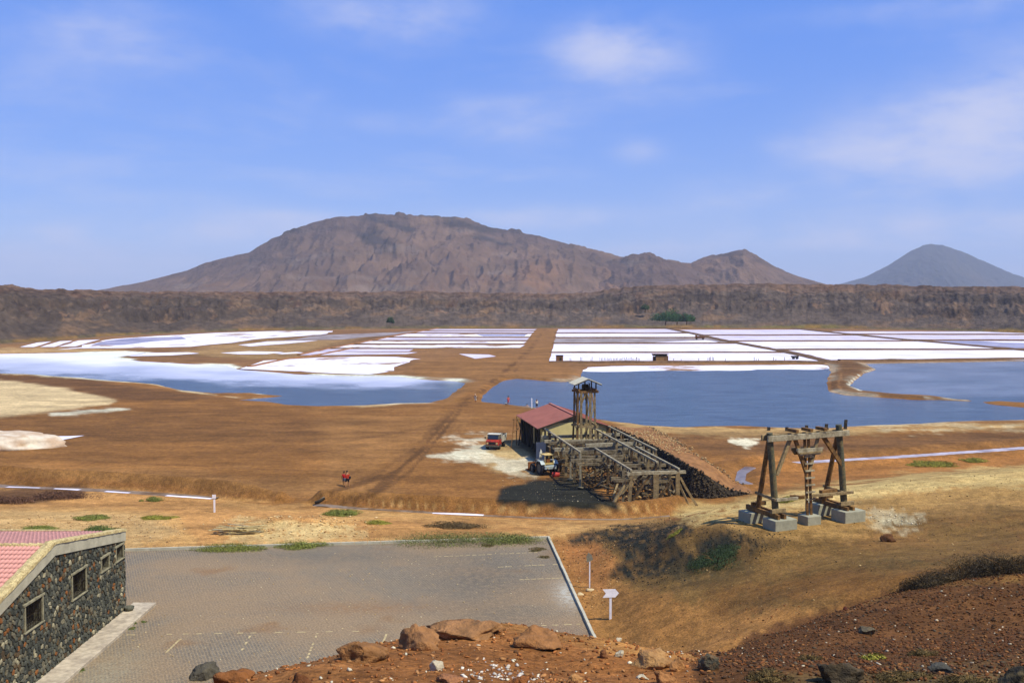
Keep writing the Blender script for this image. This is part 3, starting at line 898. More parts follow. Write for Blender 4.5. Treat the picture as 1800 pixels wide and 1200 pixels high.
MAIN = [(90, 522), (170, 511), (250, 496), (330, 476), (360, 463), (400, 453), (440, 444), (480, 420), (540, 396), (575, 385), (600, 382), (640, 380), (662, 375), (690, 378), (720, 383), (760, 386), (785, 385), (800, 381),
        (830, 388), (860, 398), (900, 405), (950, 415), (1000, 430), (1060, 443), (1090, 452), (1140, 455), (1190, 462), (1215, 463), (1250, 451), (1280, 444), (1297, 440), (1306, 440), (1330, 452), (1360, 470), (1400, 485), (1440, 497), (1500, 512), (1540, 523)]
build_mountain('mountain', 'long brown volcanic mountain with a rounded rocky summit', MAIN, 2500, 900, C(104, 85, 78), C(132, 106, 88), C(62, 56, 56), 100, 1.0)
SHOULDER = [(980, 512), (1040, 470), (1080, 455), (1110, 452), (1130, 447), (1150, 450), (1180, 460), (1230, 478), (1300, 500), (1340, 515)]
build_mountain('hill', 'low brown ridge shoulder between the summit and the small peak', SHOULDER, 2300, 500, C(104, 84, 76), C(124, 100, 86), C(72, 64, 60), 140, 1.0)
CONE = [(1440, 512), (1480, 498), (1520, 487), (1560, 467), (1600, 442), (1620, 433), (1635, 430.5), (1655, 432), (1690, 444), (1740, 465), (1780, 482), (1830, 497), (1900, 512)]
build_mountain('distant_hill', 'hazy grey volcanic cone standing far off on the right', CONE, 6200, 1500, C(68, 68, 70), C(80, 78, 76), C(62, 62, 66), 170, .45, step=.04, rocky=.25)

# ------------------------------------------------------------------ air
hz = MB().box((0, 3000, 199), (16000, 14000, 402)).build('haze', None)
hm = bpy.data.materials.new('haze'); hm.use_nodes = True
for n in list(hm.node_tree.nodes): hm.node_tree.nodes.remove(n)
pv = nd(hm.node_tree, 'ShaderNodeVolumePrincipled', i_Density=HAZE_D if 'HAZE_D' in globals() else 1.0e-4, i_Anisotropy=0.0)
pv.inputs['Color'].default_value = (.78, .86, 1.0, 1)
ho = nd(hm.node_tree, 'ShaderNodeOutputMaterial'); hm.node_tree.links.new(pv.outputs[0], ho.inputs['Volume'])
hz.data.materials.append(hm)
tag(hz, 'thin pale haze hanging over the crater and mountains', kind='stuff')


# ------------------------------------------------------------------ water and salt
def water_mat(name, deep, salt_col, attr=True):
    m = bpy.data.materials.new(name); m.use_nodes = True
    nt = m.node_tree; bs = nt.nodes['Principled BSDF']
    tc = nd(nt, 'ShaderNodeTexCoord')
    mp = nd(nt, 'ShaderNodeMapping'); mp.inputs['Scale'].default_value = (1, 1.6, 1)
    nt.links.new(tc.outputs['Object'], mp.inputs[0])
    w1 = nd(nt, 'ShaderNodeTexNoise', i_Scale=.55, i_Detail=6.0, i_Roughness=.68)
    nt.links.new(mp.outputs[0], w1.inputs['Vector'])
    w2 = nd(nt, 'ShaderNodeTexNoise', i_Scale=.035, i_Detail=4.0)
    nt.links.new(mp.outputs[0], w2.inputs['Vector'])
    mp2 = nd(nt, 'ShaderNodeMapping'); mp2.inputs['Scale'].default_value = (.18, 1, 1); nt.links.new(tc.outputs['Object'], mp2.inputs[0])
    w4 = nd(nt, 'ShaderNodeTexNoise', i_Scale=.5, i_Detail=7.0, i_Roughness=.75); nt.links.new(mp2.outputs[0], w4.inputs['Vector'])
    at = nd(nt, 'ShaderNodeAttribute', attribute_name='salt')
    s = at.outputs['Fac']
    n3 = nd(nt, 'ShaderNodeTexNoise', i_Scale=.05, i_Detail=6.0, i_Roughness=.6)
    nt.links.new(mp.outputs[0], n3.inputs['Vector'])
    sa = mth(nt, 'MULTIPLY', s, ramp(nt, n3.outputs[0], .2, .75, .86, 1.12))
    wat = mixc(nt, ramp(nt, w4.outputs[0], .35, .65), (*deep, 1), (deep[0] * 2.3, deep[1] * 1.9, deep[2] * 1.6, 1))
    nt.links.new(mixc(nt, mth(nt, 'MINIMUM', sa, 1.0), wat, (*salt_col, 1)), bs.inputs['Base Color'])
    nt.links.new(ramp(nt, s, 0, 1, .14, .5), bs.inputs['Roughness'])
    bs.inputs['IOR'].default_value = 1.33
    nt.links.new(ramp(nt, s, .0, .8, .5, .25), bs.inputs['Specular IOR Level'])
    b = nd(nt, 'ShaderNodeBump', i_Distance=.35)
    nt.links.new(w1.outputs[0], b.inputs['Height'])
    nt.links.new(ramp(nt, s, 0, .9, 1.0, .1), b.inputs['Strength'])
    nt.links.new(b.outputs[0], bs.inputs['Normal'])
    return m


def water(name, label, poly, m, saltf, step=.14, grow=6.0):
    p = np.array(poly); az_ = np.arctan2(p[:, 0], p[:, 1]); rr = np.hypot(p[:, 0], p[:, 1])
    az = np.arange(max(az_.min() - .01, R(-48)), min(az_.max() + .01, R(48)), R(step))
    rs = [rr.min() - 10]
    while rs[-1] < rr.max() + 15: rs.append(rs[-1] * 1.008)
    A, B = np.meshgrid(az, np.array(rs))
    x = B * np.sin(A); y = B * np.cos(A)
    s = sd_poly(x.ravel(), y.ravel(), poly).reshape(x.shape)
    n = len(az)
    keep = (s[:-1, :-1] < grow) & (s[1:, 1:] < grow)
    ii = (np.arange(len(rs) - 1)[:, None] * n + np.arange(n - 1)[None])[keep]
    f = np.stack([ii, ii + 1, ii + 1 + n, ii + n], 1)[:, ::-1]
    used = np.unique(f); mp = np.zeros(x.size, np.int64); mp[used] = np.arange(len(used))
    xx, yy = x.ravel()[used], y.ravel()[used]
    u, v = project(xx, yy, np.full_like(xx, WATER_Z))
    o = mesh_np(name, np.stack([xx, yy, np.full_like(xx, WATER_Z)], 1), mp[f], m, attrs={'salt': saltf(xx, yy, u, v)}, smooth=True)
    return tag(o, label, kind='structure')


M_WATER = water_mat('lagoon_water', (.036, .072, .122), (.72, .72, .80))


def salt_left(x, y, u, v):
    line = np.interp(u, [-400, 0, 100, 250, 430, 560, 650, 720, 800, 830], [655, 658, 662, 667, 674, 680, 684, 682, 674, 668])
    d = line - v + fbm(u * .012, v * .12, 5, 5) * 11
    a = sstep(-5, 7, d) * (.56 + .44 * sstep(3, 38, d))
    a = a * (.92 + .3 * fbm(u * .01, v * .08, 4, 6))
    a = a * (1 - .35 * sstep(480, 800, u) * sstep(14, 0, d))
    return a.clip(0, 1)


def salt_right(x, y, u, v):
    d = np.interp(u, [1000, 1030, 1100, 1200, 1300, 1460, 1480], [640, 650, 651.5, 650, 649, 646, 640]) - v
    lil = .16 * sstep(1470, 1510, u) * sstep(702, 690, v) * (.7 + .8 * fbm(u * .01, v * .1, 4, 8))
    return (sstep(-1.2, 1.0, d + fbm(u * .02, v * .3, 3, 7) * 2.5) * (u < 1475) + lil).clip(0, 1)


water('lagoon_water', 'left lagoon of shallow brine over white salt crust', LAGOON_LEFT, M_WATER, salt_left)
water('lagoon_water', 'deep blue right lagoon in front of the salt pans', LAGOON_RIGHT, M_WATER, salt_right)

M_SALT = mat('salt', (.74, .71, .75), rough=.75, var=.08, scale=.045, col2=(.62, .575, .64), bump=.15, bscale=.8, spec=.3, bdist=.05)
M_SALT_PINK = mat('pinkish_salt', (.62, .56, .61), rough=.6, var=.10, scale=.05, col2=(.50, .44, .49), bump=.12, bscale=.8, spec=.35, bdist=.05)
M_SALT_GREY = mat('drained_salt_mud', C(176, 162, 172), rough=.6, var=.22, scale=.08, bump=.2, bscale=.8, col2=C(140, 120, 116), spec=.35)
M_SALT_STREAK = mat('streaky_salt', (.75, .72, .75), rough=.75, var=.10, scale=.05, col2=C(170, 134, 108), thr=(.53, .63), bump=.15, bscale=.8, spec=.3)
M_BRINE = mat('brine', (.30, .29, .40), rough=.25, var=.2, scale=.05, bump=.1, spec=.5, col2=(.46, .42, .5))
M_BANK = mat('bank_earth', C(116, 88, 66), rough=.95, var=.35, scale=.5, bump=.6, bscale=1.5, bdist=.2)
M_BANK_L = mat('track_earth', C(158, 110, 72), rough=.95, var=.3, scale=.4, bump=.5, bscale=1.5, bdist=.15)


def sheet(name, label, px_poly, z, m, jit=.25, seg=14.0):
    """flat sheet whose outline is the given one made a little uneven"""
    w = [G(a, b, z) for a, b in px_poly]
    pts = []
    for i in range(len(w)):
        a, b = w[i], w[(i + 1) % len(w)]
        k = max(1, min(40, int((b - a).length / seg)))
        nrm = Vector((-(b - a).y, (b - a).x, 0)).normalized()
        for j in range(k):
            q = a.lerp(b, j / k)
            q = q + nrm * (mnoise.noise(Vector((q.x * .06, q.y * .06, 3))) + .6 * mnoise.noise(Vector((q.x * .3, q.y * .3, 9)))) * jit * 2
            pts.append((q.x, q.y, z))
    bm = bmesh.new()
    f = bm.faces.new([bm.verts.new(p) for p in pts]); bm.normal_update()
    if f.normal.z < 0: f.normal_flip()
    bmesh.ops.triangulate(bm, faces=[f])
    me = bpy.data.meshes.new(name); bm.to_mesh(me); bm.free(); me.materials.append(m)
    o = bpy.data.objects.new(name, me); COL.objects.link(o)
    return tag(o, label, kind='structure')


def at_y(line, y):
    ys = [q for p, q in line]; xs = [p for p, q in line]
    return float(np.interp(y, ys, xs))


ROAD_R = [(977, 577), (972, 595), (966, 618), (961, 637)]
LEFT_DIAG = [(770, 577), (705, 588), (640, 601), (570, 614), (525, 624)]
ROAD_L = [(944, 577), (936, 590), (924, 603), (908, 618)]
DIKE1 = [(1174, 577.5), (1225, 588), (1275, 599.5), (1330, 609.5), (1372, 617), (1420, 627), (1465, 638)]
DIKE2 = [(1396, 577.5), (1437, 582), (1500, 588.5), (1575, 596), (1650, 602.5), (1700, 607), (1800, 616), (2000, 634)]


def row(le, re, y0, y1, m, label, tilt=0.0, gl=4, gr=4):
    a0 = at_y(le, y0) + gl; a1 = at_y(le, y1) + gl; b0 = at_y(re, y0) - gr; b1 = at_y(re, y1) - gr
    sheet('salt_pan', label, [(a0, y0), (b0, y0 + tilt), (b1, y1 + tilt), (a1, y1)], .07, m, .35 if le is not LEFT_DIAG else .9)


ORD = ['first', 'second', 'third', 'fourth', 'fifth', 'sixth', 'seventh']
for k_, (y0, y1, m_) in enumerate([(578.4, 584.8, M_SALT_PINK), (586.4, 592.3, M_SALT), (594.2, 602.6, M_SALT_GREY), (604.4, 618.6, M_SALT), (620.4, 635.2, M_SALT)]): row(ROAD_R, DIKE1, y0, y1, m_, ORD[k_] + ' salt pan from the crater wall, just right of the earth road', -.2)
for k_, (y0, y1, m_) in enumerate([(579.6, 588.4, M_SALT_PINK), (590.0, 598.6, M_SALT_PINK), (600.4, 613.4, M_SALT), (615.6, 632.4, M_SALT)]): row(DIKE1, DIKE2, y0, y1, m_, ORD[k_] + ' salt pan from the crater wall, between the two slanting banks', -.4, 7, 7)
RIGHT_EDGE = [(1900, 577), (2050, 640)]
for k_, (y0, y1, m_) in enumerate([(582.2, 586.2, M_SALT_PINK), (588.4, 596.6, M_SALT_PINK), (598.6, 611.5, M_BRINE)]): row(DIKE2, RIGHT_EDGE, y0, y1, m_, ORD[k_] + ' salt pan from the crater wall, right of the second slanting bank', .6, 9, 0)
sheet('salt_pan', 'thin streak of salt in the brine pan', [(1720, 599), (1900, 601), (1900, 604), (1760, 602)], .09, M_SALT, .5)
sheet('salt_pan', 'white salt drying across the end of the grey pan', [(1180, 600.0), (1240, 597.5), (1262, 600.8), (1252, 602.4), (1130, 602.8)], .09, M_SALT, .8)
sheet('salt_crust', 'white salt shelf along the back of the blue lagoon', [(1032, 645.5), (1100, 643.2), (1300, 641.8), (1440, 640.4), (1462, 643), (1440, 648), (1300, 650.4), (1220, 651), (1150, 652.5), (1060, 653.2), (1020, 652)], -.205, M_SALT_STREAK, 2.2, 3)
# left field
for k_, (y0, y1, m_) in enumerate([(578.2, 580.6, M_SALT_PINK), (582.0, 584.4, M_SALT_PINK), (586.6, 591.6, M_SALT_STREAK), (593.6, 597.6, M_SALT_PINK), (599.6, 603.4, M_SALT_STREAK), (606.0, 611.6, M_SALT_STREAK), (613.4, 617.2, M_SALT_PINK)]):
    row(LEFT_DIAG, ROAD_L, y0, y1, m_, ORD[k_] + ' narrow salt pan from the crater wall, left of the earth road', .2, 3, 3 if y0 < 612 else 190)
sheet('salt_pan', 'small rectangular flooded salt pan beside the road', [(836, 587.2), (928, 586.8), (922, 590.6), (850, 590.8)], .09, M_BRINE, .3)
sheet('salt_pan', 'pinkish salt strip fading out towards the flat', [(528, 624), (556, 617), (640, 618.5), (735, 619), (715, 622), (600, 623.6)], .07, M_SALT_PINK, .8)
sheet('salt_pan', 'big lobed white salt pan above the left lagoon', [(418, 648), (470, 634), (560, 628.5), (640, 627), (700, 627), (731, 631), (712, 640), (690, 645), (692, 652), (650, 657.6), (590, 656.4), (520, 652.5), (470, 650)], .07, M_SALT_STREAK, 1.6)
sheet('salt_pan', 'salt remnant on the flat below the narrow pans', [(805, 622), (862, 623), (866, 626), (840, 630), (822, 627)], .07, M_SALT_PINK, 1.0)
for i, q in enumerate([[(36, 609.5), (66, 602), (92, 600), (60, 609.6)], [(70, 609.6), (104, 599.6), (128, 598.6), (96, 609.4)], [(104, 609.2), (138, 598.2), (176, 596.4), (132, 608.8)]]):
    sheet('salt_pan', ('leftmost', 'middle', 'rightmost')[i] + ' of three slim salt pans below the left crater wall', q, .07, M_SALT, .5)
sheet('salt_pan', 'long white salt bed curving below the left crater wall', [(92, 615.2), (140, 612), (250, 611), (330, 609), (410, 602), (470, 594), (570, 588), (585, 581.5), (480, 582), (380, 585), (270, 590.5), (190, 596), (140, 609.5)], .07, M_SALT_STREAK, 1.6)
sheet('salt_pan', 'shallow purple brine pool on the long salt bed', [(160, 606.5), (185, 599), (240, 593.5), (320, 591.8), (326, 595.5), (270, 600), (215, 606)], .09, M_BRINE, .8)
sheet('salt_pan', 'dull salt bed between the long bed and the diagonal bank', [(500, 598), (560, 589), (690, 584), (738, 581.5), (690, 588.5), (600, 596.5)], .07, M_SALT_GREY, 1.0)
for i, q in enumerate([[(225, 626), (260, 620), (330, 619), (352, 621), (300, 624.5)], [(388, 620), (440, 617), (500, 618.5), (470, 622), (420, 622.5)], [(420, 606), (470, 600), (560, 598), (500, 604), (440, 608.5)], [(480, 620.5), (520, 618.6), (540, 620), (500, 622)]]):
    sheet('salt_pan', ('leftmost small salt patch', 'long thin salt patch', 'far small salt patch', 'tiny salt patch')[i] + ' on the brown flat by the left lagoon', q, .07, M_SALT, 1.0)


def bank(name, label, px_line, width, h, m, z0=-.05, wp=False, seg=6.0, top=.45):
    """raised earth bank with sloping sides along a line"""
    w = [G(a, b) for a, b in px_line] if not wp else [Vector(p) for p in px_line]
    pts = []
    for a, b in zip(w[:-1], w[1:]):
        k = max(1, min(60, int((b - a).length / seg)))
        pts += [a.lerp(b, j / k) for j in range(k)]
    pts.append(w[-1])
    mb = MB(); vs = []; fs = []
    for i, p in enumerate(pts):
        d = (pts[min(i + 1, len(pts) - 1)] - pts[max(i - 1, 0)]); n = Vector((-d.y, d.x, 0)).normalized()
        k = 1 + .25 * mnoise.noise(Vector((p.x * .2, p.y * .2, 1)))
        hh = h * (1 + .35 * mnoise.noise(Vector((p.x * .3, p.y * .3, 5))))
        for t_, zz in ((-.5, z0), (-.5 * top, hh), (0, hh * 1.05), (.5 * top, hh), (.5, z0)):
            q = p + n * (t_ * width * k); vs.append((q.x, q.y, zz))
    for i in range(len(pts) - 1):
        for j in range(4): fs.append((i * 5 + j, i * 5 + j + 1, i * 5 + 6 + j, i * 5 + 5 + j))
    fs += [(4, 3, 2, 1, 0), tuple((len(pts) - 1) * 5 + j for j in range(5))]
    mb.add(vs, fs)
    return tag(mb.build(name, m, smooth=False), label, kind='structure')


bank('earth_bank', 'slanting earth bank starting at the spit', DIKE1, 5.0, .55, M_BANK)
bank('earth_bank', 'second slanting earth bank further right', DIKE2, 6.0, .55, M_BANK)
bank('earth_bank', 'long earth bank along the front of the right pans', [(966, 638.0), (1100, 637.6), (1250, 637.0), (1400, 637.0), (1470, 638)], 4.0, .6, M_BANK)
bank('earth_bank', 'dark earth bank behind the far right water', [(1475, 635.0), (1600, 634), (1800, 631.5), (1990, 629)], 3.5, .6, M_BANK)
for k_, y in enumerate((585.6, 593.2, 603.5, 619.5)): bank('pan_divider', ORD[k_] + ' low bank from the crater wall between pans right of the road', [(at_y(ROAD_R, y), y), (at_y(DIKE1, y), y - .2)], 1.4, .38, M_BANK, seg=12)
for k_, y in enumerate((589.2, 599.5, 614.5)): bank('pan_divider', ORD[k_] + ' low bank from the crater wall between the two slanting banks', [(at_y(DIKE1, y), y), (at_y(DIKE2, y), y - .4)], 1.5, .42, M_BANK, seg=12)
for k_, y in enumerate((587.3, 597.6)): bank('pan_divider', ORD[k_] + ' low bank from the crater wall in the far right field', [(at_y(DIKE2, y), y), (1900, y + .6)], 1.5, .42, M_BANK, seg=12)
for k_, y in enumerate((581.3, 585.5, 592.6, 598.6, 604.7, 612.5)): bank('pan_divider', ORD[k_] + ' low bank from the crater wall between pans left of the road', [(at_y(LEFT_DIAG, y), y), (at_y(ROAD_L, y), y)], 1.4, .35, M_BANK, seg=12)
bank('earth_bank', 'slanting bank along the left end of the left pans', LEFT_DIAG, 2.2, .4, M_BANK_L)
bank('earth_bank', 'slanting low bank above the big lobed pan', [(438, 645), (500, 632), (560, 624), (620, 612)], 2.0, .35, M_BANK_L)

# brine in the ditches
def ribbon(name, label, line_px, w, z, m, z_of=None):
    pts = []
    src = [Vector((*p, 0)) for p in line_px]
    for a, b in zip(src[:-1], src[1:]):
        k = max(2, int((b - a).length / 1.2)); pts += [a.lerp(b, j / k) for j in range(k)]
    pts.append(src[-1]); vs = []; fs = []
    for i, p in enumerate(pts):
        d = pts[min(i + 1, len(pts) - 1)] - pts[max(i - 1, 0)]; n = Vector((-d.y, d.x, 0)).normalized()
        ww = w * (1 + .7 * mnoise.noise(Vector((p.x * .25, p.y * .25, 2))))
        for s in (-1, 1):
            q = p + n * (s * ww / 2); vs.append((q.x, q.y, H(p.x, p.y) + z))
        if i: fs.append((2 * i - 2, 2 * i - 1, 2 * i + 1, 2 * i))
    return tag(MB().add(vs, fs).build(name, m), label, kind='structure')


M_DITCH = mat('ditch_brine', C(150, 136, 134), rough=.3, var=.25, scale=.5, bump=.12, col2=C(112, 92, 80), spec=.5)
M_DITCH_W = mat('ditch_salt', (.42, .385, .40), rough=.65, var=.15, scale=.3, bump=.2, col2=(.27, .235, .25), spec=.15)
ribbon('ditch_water', 'brine ditch running in front of the left bank', DITCHES[0][:-1], 2.0, .16, M_DITCH)
ribbon('ditch_water', 'brine ditch running in front of the middle bank', DITCHES[1], 2.0, .16, M_DITCH)
ribbon('ditch_water', 'pale brine channel on the flat behind the gantry', RIGHT_DITCH, 3.4, .12, M_DITCH_W)
for k, (a, b) in enumerate([((12, 847), (70, 850)), ((95, 852), (140, 855)), ((185, 858), (228, 861)), ((292, 866), (372, 872.5)), ((760, 904), (850, 908))]):
    p, q = G(*a), G(*b); ribbon('salt_crust', ORD[k] + ' strip of white salt from the left in the brine ditch', [p[:2], p.lerp(q, .5)[:2], q[:2]], .55, .2, M_SALT)
bm_pool = [(p[0], p[1]) for p in POOL]
mb = MB(); c = np.mean(np.array(POOL), 0)
mb.add([(x, y, -.16) for x, y in POOL], [tuple(range(len(POOL)))])
tag(mb.build('brine_pool', M_DITCH), 'hook shaped pool of salty brine behind the gantry', kind='structure')

# ------------------------------------------------------------------ car park
def cobble_mat():
    m = bpy.data.materials.new('cobbles'); m.use_nodes = True
    nt = m.node_tree; bs = nt.nodes['Principled BSDF']; bs.inputs['Roughness'].default_value = .8; bs.inputs['Specular IOR Level'].default_value = .3
    tc = nd(nt, 'ShaderNodeTexCoord')
    mp = nd(nt, 'ShaderNodeMapping'); mp.inputs['Rotation'].default_value = (0, 0, R(6.8))
    nt.links.new(tc.outputs['Object'], mp.inputs[0])
    wob = nd(nt, 'ShaderNodeTexNoise', i_Scale=2.5, i_Detail=2.0); nt.links.new(mp.outputs[0], wob.inputs['Vector'])
    add = nd(nt, 'ShaderNodeVectorMath', operation='MULTIPLY_ADD'); add.inputs[1].default_value = (.06, .06, 0)
    nt.links.new(wob.outputs['Color'], add.inputs[0]); nt.links.new(mp.outputs[0], add.inputs[2])
    br = nd(nt, 'ShaderNodeTexBrick', i_Scale=1.0, i_Mortar_Size=.016, i_Bias=0.0, i_Brick_Width=.20, i_Row_Height=.17)
    br.inputs['Color1'].default_value = (*C(126, 120, 116), 1); br.inputs['Color2'].default_value = (*C(98, 96, 98), 1); br.inputs['Mortar'].default_value = (*C(184, 158, 126), 1)
    nt.links.new(add.outputs[0], br.inputs['Vector'])
    big = nd(nt, 'ShaderNodeTexNoise', i_Scale=.11, i_Detail=6.0, i_Roughness=.62, i_Distortion=.4); nt.links.new(mp.outputs[0], big.inputs['Vector'])
    fine = nd(nt, 'ShaderNodeTexNoise', i_Scale=9.0, i_Detail=3.0); nt.links.new(mp.outputs[0], fine.inputs['Vector'])
    dirt = mixc(nt, ramp(nt, big.outputs[0], .38, .64, .02, .75), br.outputs[0], (*C(164, 138, 112), 1))
    big2 = nd(nt, 'ShaderNodeTexNoise', i_Scale=.23, i_Detail=5.0); nt.links.new(tc.outputs['Object'], big2.inputs['Vector'])
    dirt = mixc(nt, ramp(nt, big2.outputs[0], .60, .72, 0, .55), dirt, (*C(146, 108, 70), 1))
    # pale salty bloom by the right kerb and near the walkway
    sep = nd(nt, 'ShaderNodeSeparateXYZ'); nt.links.new(tc.outputs['Object'], sep.inputs[0])
    for (cx, cy, rx, ry, k, col) in BLOOMS:
        dx = mth(nt, 'DIVIDE', mth(nt, 'SUBTRACT', sep.outputs[0], cx), rx); dy = mth(nt, 'DIVIDE', mth(nt, 'SUBTRACT', sep.outputs[1], cy), ry)
        r2 = mth(nt, 'ADD', mth(nt, 'MULTIPLY', dx, dx), mth(nt, 'MULTIPLY', dy, dy))
        g = mth(nt, 'MULTIPLY', mth(nt, 'EXPONENT', mth(nt, 'MULTIPLY', r2, -1)), ramp(nt, wob.outputs[0], .25, .7, .25 * k, k))
        dirt = mixc(nt, g, dirt, (*col, 1))
    f = ramp(nt, fine.outputs[0], .25, .75, .7, 1.3)
    cc = nd(nt, 'ShaderNodeCombineColor')
    for i in range(3): nt.links.new(f, cc.inputs[i])
    nt.links.new(mixc(nt, 1.0, dirt, cc.outputs[0], 'MULTIPLY'), bs.inputs['Base Color'])
    b = nd(nt, 'ShaderNodeBump', i_Strength=.5, i_Distance=.02)
    nt.links.new(mth(nt, 'ADD', mth(nt, 'SUBTRACT', 1.0, br.outputs['Fac']), mth(nt, 'MULTIPLY', fine.outputs[0], .5)), b.inputs['Height'])
    nt.links.new(b.outputs[0], bs.inputs['Normal'])
    return m


_b = G(1003, 1042, LOT_Z)
BLOOMS = [(_b.x, _b.y, .95, 2.6, 1.0, C(206, 204, 206)), (-20.5, 49, 1.6, 3.5, .7, C(168, 158, 142)), (1.0, 54, 3.5, 2.5, .6, C(150, 92, 56)), (-2, 66.5, 4, 6, .65, C(88, 86, 84)), (-12, 72, 9, 2, .5, C(96, 94, 90)), (-1, 58, 3, 3, .5, C(92, 90, 86)), (-9, 60, 5, 1.2, .55, C(150, 108, 68))]
lot_pts = [(-62, 69.5), (2.87, 77.3), (3.9, 63.5), (4.72, 52.5), (5.3, 44), (-62, 38)]
lb = MB().add([(x, y, LOT_Z) for x, y in lot_pts], [tuple(range(len(lot_pts)))]).build('car_park', cobble_mat())
tag(lb, 'cobbled grey brown car park in front of the hill', kind='structure')
M_KERB = mat('kerb_concrete', C(206, 200, 192), rough=.9, var=.15, scale=1.2, bump=.4, bscale=6)
A0, A1, A2 = Vector((-46, 71.4, 0)), Vector((2.87, 77.3, 0)), Vector((5.0, 48.5, 0))
for nm, a, b, lab in (('kerb', A0, A1, 'pale concrete kerb along the far edge of the car park'), ('kerb', A1, A2, 'pale concrete kerb along the right edge of the car park')):
    t = thing(nm, lab, 'kerb', ((a + b) / 2) + Vector((0, 0, LOT_Z)))
    n = int((b - a).length / 1.0)
    d = (b - a) / n
    for i in range(n):
        p, q = a + d * (i + .01), a + d * (i + .99)
        zz = LOT_Z + .06 + random.uniform(-.01, .01)
        MB().beam((p.x + random.uniform(-.015, .015), p.y, zz), (q.x, q.y, zz), .16, .28).build('kerb_stone', M_KERB, t)
M_PAINT = mat('worn_line_paint', C(206, 186, 150), rough=.85, var=.3, scale=3, bump=.2)


def dashes(label, a, b, dash, gap, w=.11):
    a, b = G(*a, LOT_Z + .006), G(*b, LOT_Z + .006)
    L = (b - a).length; d = (b - a) / L; n = Vector((-d.y, d.x, 0)) * w / 2
    mb = MB(); s = 0
    while s < L:
        k = min(s + dash * random.uniform(.6, 1.15), L)
        if random.random() < .82: mb.quad(a + d * s - n, a + d * s + n, a + d * k + n, a + d * k - n)
        s = k + gap * random.uniform(.5, 1.6)
    tag(mb.build('painted_line', M_PAINT), label, kind='structure')


dashes('worn bay line nearest the far kerb', (762, 978), (947, 970), .3, .12)
dashes('worn bay line, second from the far kerb', (875, 996), (980, 991), .5, .06)
dashes('worn bay line, third from the far kerb', (913, 1018), (989, 1015), .4, .08)
dashes('worn dashed bay line low on the right', (913, 1100), (1020, 1096), .4, .25)
dashes('worn bay line, first from the stone building', (292, 1146), (325, 1114), .6, .08)
dashes('worn bay line, second from the stone building', (425, 1142), (442, 1113), .4, .1)
dashes('worn bay line, third from the stone building', (540, 1156), (558, 1112), .4, .2)
dashes('worn bay line, fourth from the stone building', (668, 1142), (680, 1112), .5, .05)
dashes('worn dashed line across the near bays', (222, 1115), (665, 1108), .45, .8)

# ------------------------------------------------------------------ stone building
WX, WY0, WY1 = -23.3, 41.0, 59.1          # visible side wall
RIDGE_Y, RIDGE_Z, FAR_Z = 50.0, 8.35, 6.85
NEAR_Z = RIDGE_Z - (RIDGE_Y - WY0) * .235
BX0 = -40.0


def roof_z(y): return RIDGE_Z - (y - RIDGE_Y) * (RIDGE_Z - FAR_Z) / (WY1 - RIDGE_Y) if y > RIDGE_Y else RIDGE_Z - (RIDGE_Y - y) * .235


M_MORTAR = mat('grey_mortar', C(112, 108, 98), rough=.95, var=.35, scale=2.5, bump=.6, bscale=9)
M_PLASTER = mat('pale_render', C(196, 190, 180), rough=.92, var=.18, scale=1.5, bump=.4, bscale=7)
M_COPE = mat('weathered_coping', C(224, 204, 160), rough=.95, var=.3, scale=4, bump=.8, bscale=14, col2=C(190, 168, 128))
M_TILE = mat('red_roof_tile', (.55, .265, .20), rough=.85, var=.22, scale=2.5, bump=.25, bscale=12)
M_FRAME = mat('window_mortar', C(158, 152, 136), rough=.95, var=.35, scale=3, bump=.6, bscale=12)
M_ROOM_SHADE = mat('painted_room_shade', (.012, .012, .011), rough=.9, var=.3, bump=0)  # near-black colour standing for the shade of the unlit room
M_IRON = mat('window_iron', C(56, 48, 40), rough=.6, var=.3, bump=.1, metal=.4)
stone_mats = [mat('basalt_%d' % i, c, rough=.9, var=.35, scale=5, bump=.7, bscale=16) for i, c in enumerate([C(84, 86, 84), C(66, 68, 66), C(104, 104, 98), C(124, 118, 106), C(150, 98, 58), C(96, 80, 62), C(176, 168, 150)])]
hb = thing('stone_building', 'dark rubble stone building with red tiled roof beside the car park', 'building', (WX - 8, (WY0 + WY1) / 2, LOT_Z))
WIN = [(46.95, 48.66, 4.93, 6.2, True), (52.05, 53.7, 4.93, 6.25, True), (55.8, 56.8, 5.38, 6.13, False), (57.9, 58.9, 5.4, 6.22, False)]
# wall core: strips round the openings, from below the ground to under the coping
ys = sorted({WY0, WY1, RIDGE_Y} | {w[0] for w in WIN} | {w[1] for w in WIN})
wb = MB(); TH = .45
for a, b in zip(ys[:-1], ys[1:]):
    w = [q for q in WIN if q[0] <= a and b <= q[1]]
    segs = [(LOT_Z - .3, None)] if not w else [(LOT_Z - .3, w[0][2]), (w[0][3], None)]
    for z0, z1 in segs:
        za, zb = (roof_z(a) - .1, roof_z(b) - .1) if z1 is None else (z1, z1)
        wb.prism([(WX, a, z0), (WX, b, z0), (WX, b, zb), (WX, a, za)], (-TH, 0, 0))
wb.build('wall', M_MORTAR, hb)
MB().box(((WX + BX0) / 2 - .3, WY1 - .25, (LOT_Z + FAR_Z) / 2 - .2), (BX0 * -1 + WX - .7, .45, FAR_Z - LOT_Z)).build('wall', M_MORTAR, hb)
MB().box((WX - TH - .06, (WY0 + WY1) / 2, 5.0), (.02, WY1 - WY0 - 1.2, 3.4)).build('room_shade_sheet', M_ROOM_SHADE, hb)  # black sheet added behind the openings in place of room shade
